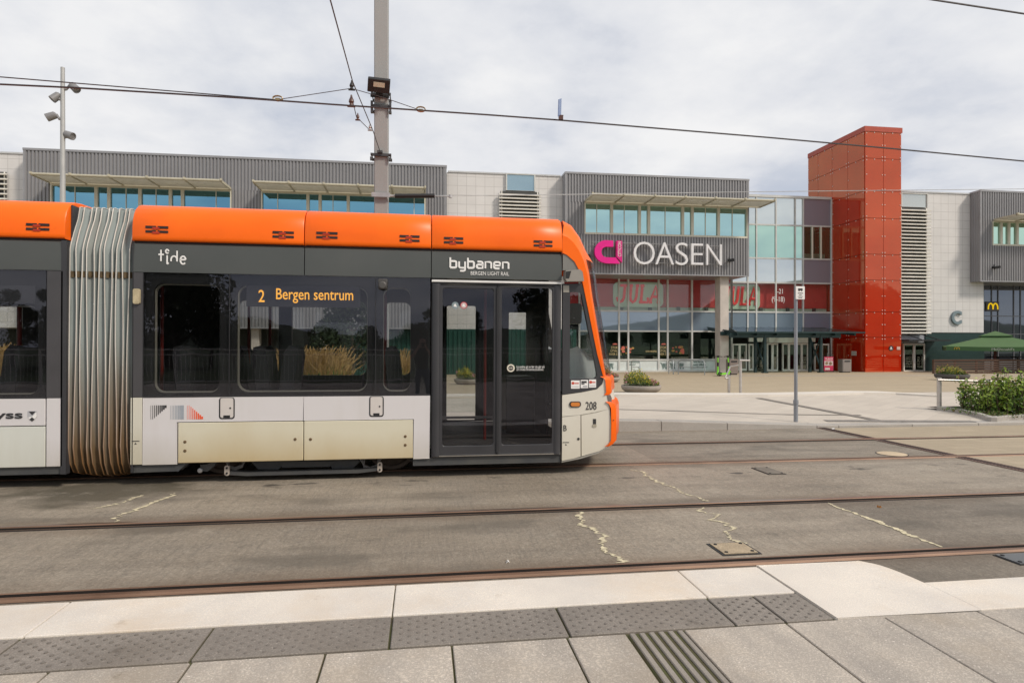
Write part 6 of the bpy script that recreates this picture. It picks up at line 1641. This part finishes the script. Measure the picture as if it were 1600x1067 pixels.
m_tr = [M('tree_leaf_dark', (.012, .024, .008), .8), M('tree_leaf_mid', (.022, .04, .012), .8)]
m_bark = M('bark', (.05, .04, .03), .9, bump=.4, bs=14)
def tree(loc, h, wd, lab, seed):
    r_ = random.Random(seed); t_ = thing('tree', loc, lab, 'tree', 'trees behind the platform')
    loc = Vector(loc); mb = MB(); mb.tube([loc, loc + Vector((.1, 0, h * .3)), loc + Vector((0, .1, h * .75))], [h * .035, h * .026, h * .008], 8)
    cl = []
    for k in range(12):
        a_ = r_.uniform(0, 6.283); zz = r_.uniform(.28, .9); rr = wd * r_.uniform(.25, .62) * (1.15 - zz * .7)
        e_ = loc + Vector((rr * math.cos(a_), rr * math.sin(a_), h * zz)); cl.append((e_, wd * r_.uniform(.22, .4)))
        mb.tube([loc + Vector((0, 0, h * max(.2, zz - .25))), e_], [h * .012, h * .004], 5)
    cl.append((loc + Vector((0, 0, h * .9)), wd * .25)); cl.append((loc + Vector((0, 0, h * .55)), wd * .5))
    mb.build('trunk', m_bark, t_)
    mb = MB()
    for e_, s_ in cl:
        for k in range(240):
            v = Vector((r_.gauss(0, 1), r_.gauss(0, 1), r_.gauss(0, 1))).normalized() * s_ * r_.random() ** .35
            v.z *= .8; mb.leaf(e_ + v, r_.uniform(.35, .75) * wd * .16, r_, r_.randint(0, 1))
    mb.build('crown', m_tr, t_); return t_
tree((X(548, 26), 26, zg(2, 26)), 3.7, 2.6, 'small bushy tree on the plaza seen through the wide tram window', 44)
kinds = [tree((-200, -60, -.1), 9.0, 5.5, 'broad dark tree in the row behind the platform railing', 41), tree((-200, -70, -.1), 10.5, 4.2, 'tall narrow dark tree in the row behind the platform railing', 42), tree((-200, -80, -.1), 6.5, 5.0, 'low spreading dark tree in the row behind the platform railing', 43)]
r_ = random.Random(12); used = set()
for i in range(36):
    x = -54 + i * 2.35 if i < 18 else -14 + (i - 18) * 3.4; x += r_.uniform(-1, 1); y = -27 - r_.uniform(0, 10)
    if i % 7 == 3 and i > 18: continue
    k = r_.choice((0, 0, 1)) if x < -15 else r_.choice((0, 2)) if 2 < x < 10 else 2
    t_ = kinds[k] if k not in used else copy_tree(kinds[k]); used.add(k)
    s_ = r_.uniform(.5, .95) * (.62 if -14 < x < 1 else 1.0); t_.location = (x, y, -.1); t_.scale = (s_, s_, s_ * r_.uniform(.9, 1.1)); t_.rotation_euler = (0, 0, r_.uniform(0, 6))
for k in range(3):
    if k not in used: kinds[k].location = (-52 - 5 * k, -35, -.1)
hm = MB(); rows = []
for i in range(41):
    x = -150 + 950 * i / 40
    prof_ = 12 + 56 * math.exp(-((x - 400) / 120) ** 2) + 5 * math.sin(x * .035) + 3 * math.sin(x * .09 + 1)
    rows.append([(x, -300 - 0 * j, -1) if j == 0 else (x, -300 - 60 * j, prof_ * math.sin(math.pi * min(1, j / 4) / 2)) for j in range(6)])
hm.grid(rows); tag(hm.build('hill', M('hill_forest', (.035, .05, .028), .9, var=.5, vs=.05), base=False, smooth=60), kind='structure')
# photographer, mirrored in the tram glass beside the door
def person():
    J = {'hip': ((0, -.30, 1.05 - .06), .135), 'waist': ((0, -.30, 1.12), .125), 'chest': ((0, -.29, 1.34), .15), 'neckb': ((0, -.27, 1.50), .07), 'neck': ((0, -.26, 1.56), .055), 'head': ((0, -.22, 1.66), .085), 'crown': ((0, -.23, 1.755), .072),
         'shl': ((-.19, -.28, 1.46), .06), 'ell': ((-.27, -.16, 1.26), .045), 'wrl': ((-.10, -.08, 1.52), .032), 'hdl': ((-.075, -.065, 1.585), .032),
         'shr': ((.19, -.28, 1.46), .06), 'elr': ((.27, -.16, 1.26), .045), 'wrr': ((.10, -.08, 1.52), .032), 'hdr': ((.075, -.065, 1.585), .032),
         'thl': ((-.10, -.30, .90), .095), 'knl': ((-.12, -.28, .60), .064), 'anl': ((-.13, -.32, .24), .045), 'tol': ((-.14, -.14, .19), .04),
         'thr': ((.10, -.30, .90), .095), 'knr': ((.13, -.28, .60), .064), 'anr': ((.15, -.32, .24), .045), 'tor': ((.17, -.14, .19), .04)}
    E = [('hip', 'waist'), ('waist', 'chest'), ('chest', 'neckb'), ('neckb', 'neck'), ('neck', 'head'), ('head', 'crown'), ('chest', 'shl'), ('shl', 'ell'), ('ell', 'wrl'), ('wrl', 'hdl'), ('chest', 'shr'), ('shr', 'elr'), ('elr', 'wrr'), ('wrr', 'hdr'), ('hip', 'thl'), ('thl', 'knl'), ('knl', 'anl'), ('anl', 'tol'), ('hip', 'thr'), ('thr', 'knr'), ('knr', 'anr'), ('anr', 'tor')]
    for s, sg in (('l', -1), ('r', 1)):
        for f in range(4):
            n1, n2 = f'f{s}{f}a', f'f{s}{f}b'; z = 1.565 + .018 * f
            J[n1] = ((sg * .062, -.04, z), .009); J[n2] = ((sg * .03, -.028 + .004 * (f % 2), z + .004), .008); E += [('hd' + s, n1), (n1, n2)]
        J[f'th{s}b'] = ((sg * .05, -.10, 1.585), .010); E.append(('hd' + s, f'th{s}b'))
    names = list(J); me = bpy.data.meshes.new('person')
    me.from_pydata([J[n][0] for n in names], [(names.index(a), names.index(b)) for a, b in E], [])
    o = bpy.data.objects.new('person', me); COL.objects.link(o)
    sk = o.modifiers.new('skin', 'SKIN'); sk.use_smooth_shade = True
    for i, n in enumerate(names): me.skin_vertices[0].data[i].radius = (J[n][1], J[n][1])
    me.skin_vertices[0].data[0].use_root = True
    sb = o.modifiers.new('sub', 'SUBSURF'); sb.levels = sb.render_levels = 2
    dg = bpy.context.evaluated_depsgraph_get(); dg.update()
    m2 = bpy.data.meshes.new_from_object(o.evaluated_get(dg)); bpy.data.objects.remove(o)
    for m in (M('skin', (.42, .24, .17), .5), M('black_shirt', (.012, .012, .014), .8), M('blue_jeans', (.035, .055, .11), .8), M('dark_shoe', (.03, .03, .03), .6), M('dark_hair', (.03, .022, .016), .7)): m2.materials.append(m)
    for p in m2.polygons:
        c = p.center
        if c.z < .27 or (c.y > -.22 and c.z < .3): mi = 3
        elif c.z < 1.0: mi = 2
        elif c.z > 1.72 or (c.z > 1.6 and c.y < -.25): mi = 4
        elif c.z > 1.535 and abs(c.x) < .12: mi = 0
        elif (c.y > -.17): mi = 0
        else: mi = 1
        p.material_index = mi; p.use_smooth = True
    o = bpy.data.objects.new('person', m2); COL.objects.link(o); return o
ps = person(); tag(ps, 'person in black shirt and jeans holding a camera to the face, mirrored in the tram', 'person')
mb = MB(); mb.box(-.065, .065, -.11, -.045, 1.555, 1.64); mb.lathe([(.035, -.045), (.035, -.012), (.028, -.012)], (0, 0, 1.6), 16, ax='y'); tag(mb.build('photo_camera', m_black), 'black camera held up by the person behind the platform edge', 'camera')
# ------------------------------------------------------------------ sky, sun, camera
SUN_AZ, SUN_EL = R(48), R(42)     # to the right of and behind the camera
w = bpy.data.worlds.new('World'); SC.world = w; w.use_nodes = True
nt = w.node_tree; nt.nodes.clear()
out = nt.nodes.new('ShaderNodeOutputWorld')
sky = nt.nodes.new('ShaderNodeTexSky'); sky.sky_type = 'NISHITA'; sky.sun_disc = False
sky.sun_elevation = SUN_EL; sky.sun_rotation = math.pi - SUN_AZ
tc = nd(nt, 'ShaderNodeTexCoord').outputs['Generated']
sx = nd(nt, 'ShaderNodeSeparateXYZ', {0: tc})
zz = math_(nt, 'ADD', math_(nt, 'ABSOLUTE', sx.outputs['Z']), .22)
v = nd(nt, 'ShaderNodeCombineXYZ', {'X': math_(nt, 'DIVIDE', sx.outputs['X'], zz), 'Y': math_(nt, 'DIVIDE', sx.outputs['Y'], zz)}).outputs[0]
n1 = noise(nt, v, 1.9, 7, .56); n2 = noise(nt, v, .7, 5, .5)
c = mix(nt, ramp(nt, n1, .38, .62), (5.15, 5.5, 6.3), (7.75, 7.8, 7.95))
c = mix(nt, ramp(nt, n2, .42, .62, 0, .55), c, (8.7, 8.6, 8.55))
c = mix(nt, ramp(nt, n1, .3, .45, .86, 1.0), sky.outputs[0], c)
bg = nd(nt, 'ShaderNodeBackground', {'Color': c, 'Strength': .1}); nt.links.new(bg.outputs[0], out.inputs[0])
sd = bpy.data.lights.new('sun', 'SUN'); sd.energy = 2.5; sd.angle = R(9); sd.color = (1, .90, .78)
so = bpy.data.objects.new('sun', sd); COL.objects.link(so)
dirv = Vector((math.sin(SUN_AZ) * math.cos(SUN_EL), -math.cos(SUN_AZ) * math.cos(SUN_EL), math.sin(SUN_EL)))
so.rotation_euler = dirv.to_track_quat('Z', 'Y').to_euler(); so.location = (10, -10, 30)
cd = bpy.data.cameras.new('camera'); cam = bpy.data.objects.new('camera', cd); COL.objects.link(cam)
cam.location = (0, 0, H); cam.rotation_euler = (R(90), 0, -TH)
cd.sensor_width = 36; cd.sensor_fit = 'HORIZONTAL'; cd.lens = F / 1600 * 36
cd.shift_y = (HZ - 533.5) / 1600 * 1.0
cd.clip_start = .02; cd.clip_end = 2000
SC.camera = cam
SC.view_settings.view_transform = 'Standard'; SC.view_settings.look = 'None'; SC.view_settings.exposure = .14; SC.view_settings.gamma = 1
SC.cycles.use_denoising = True; SC.cycles.max_bounces = 10; SC.cycles.transparent_max_bounces = 24; SC.cycles.glossy_bounces = 4
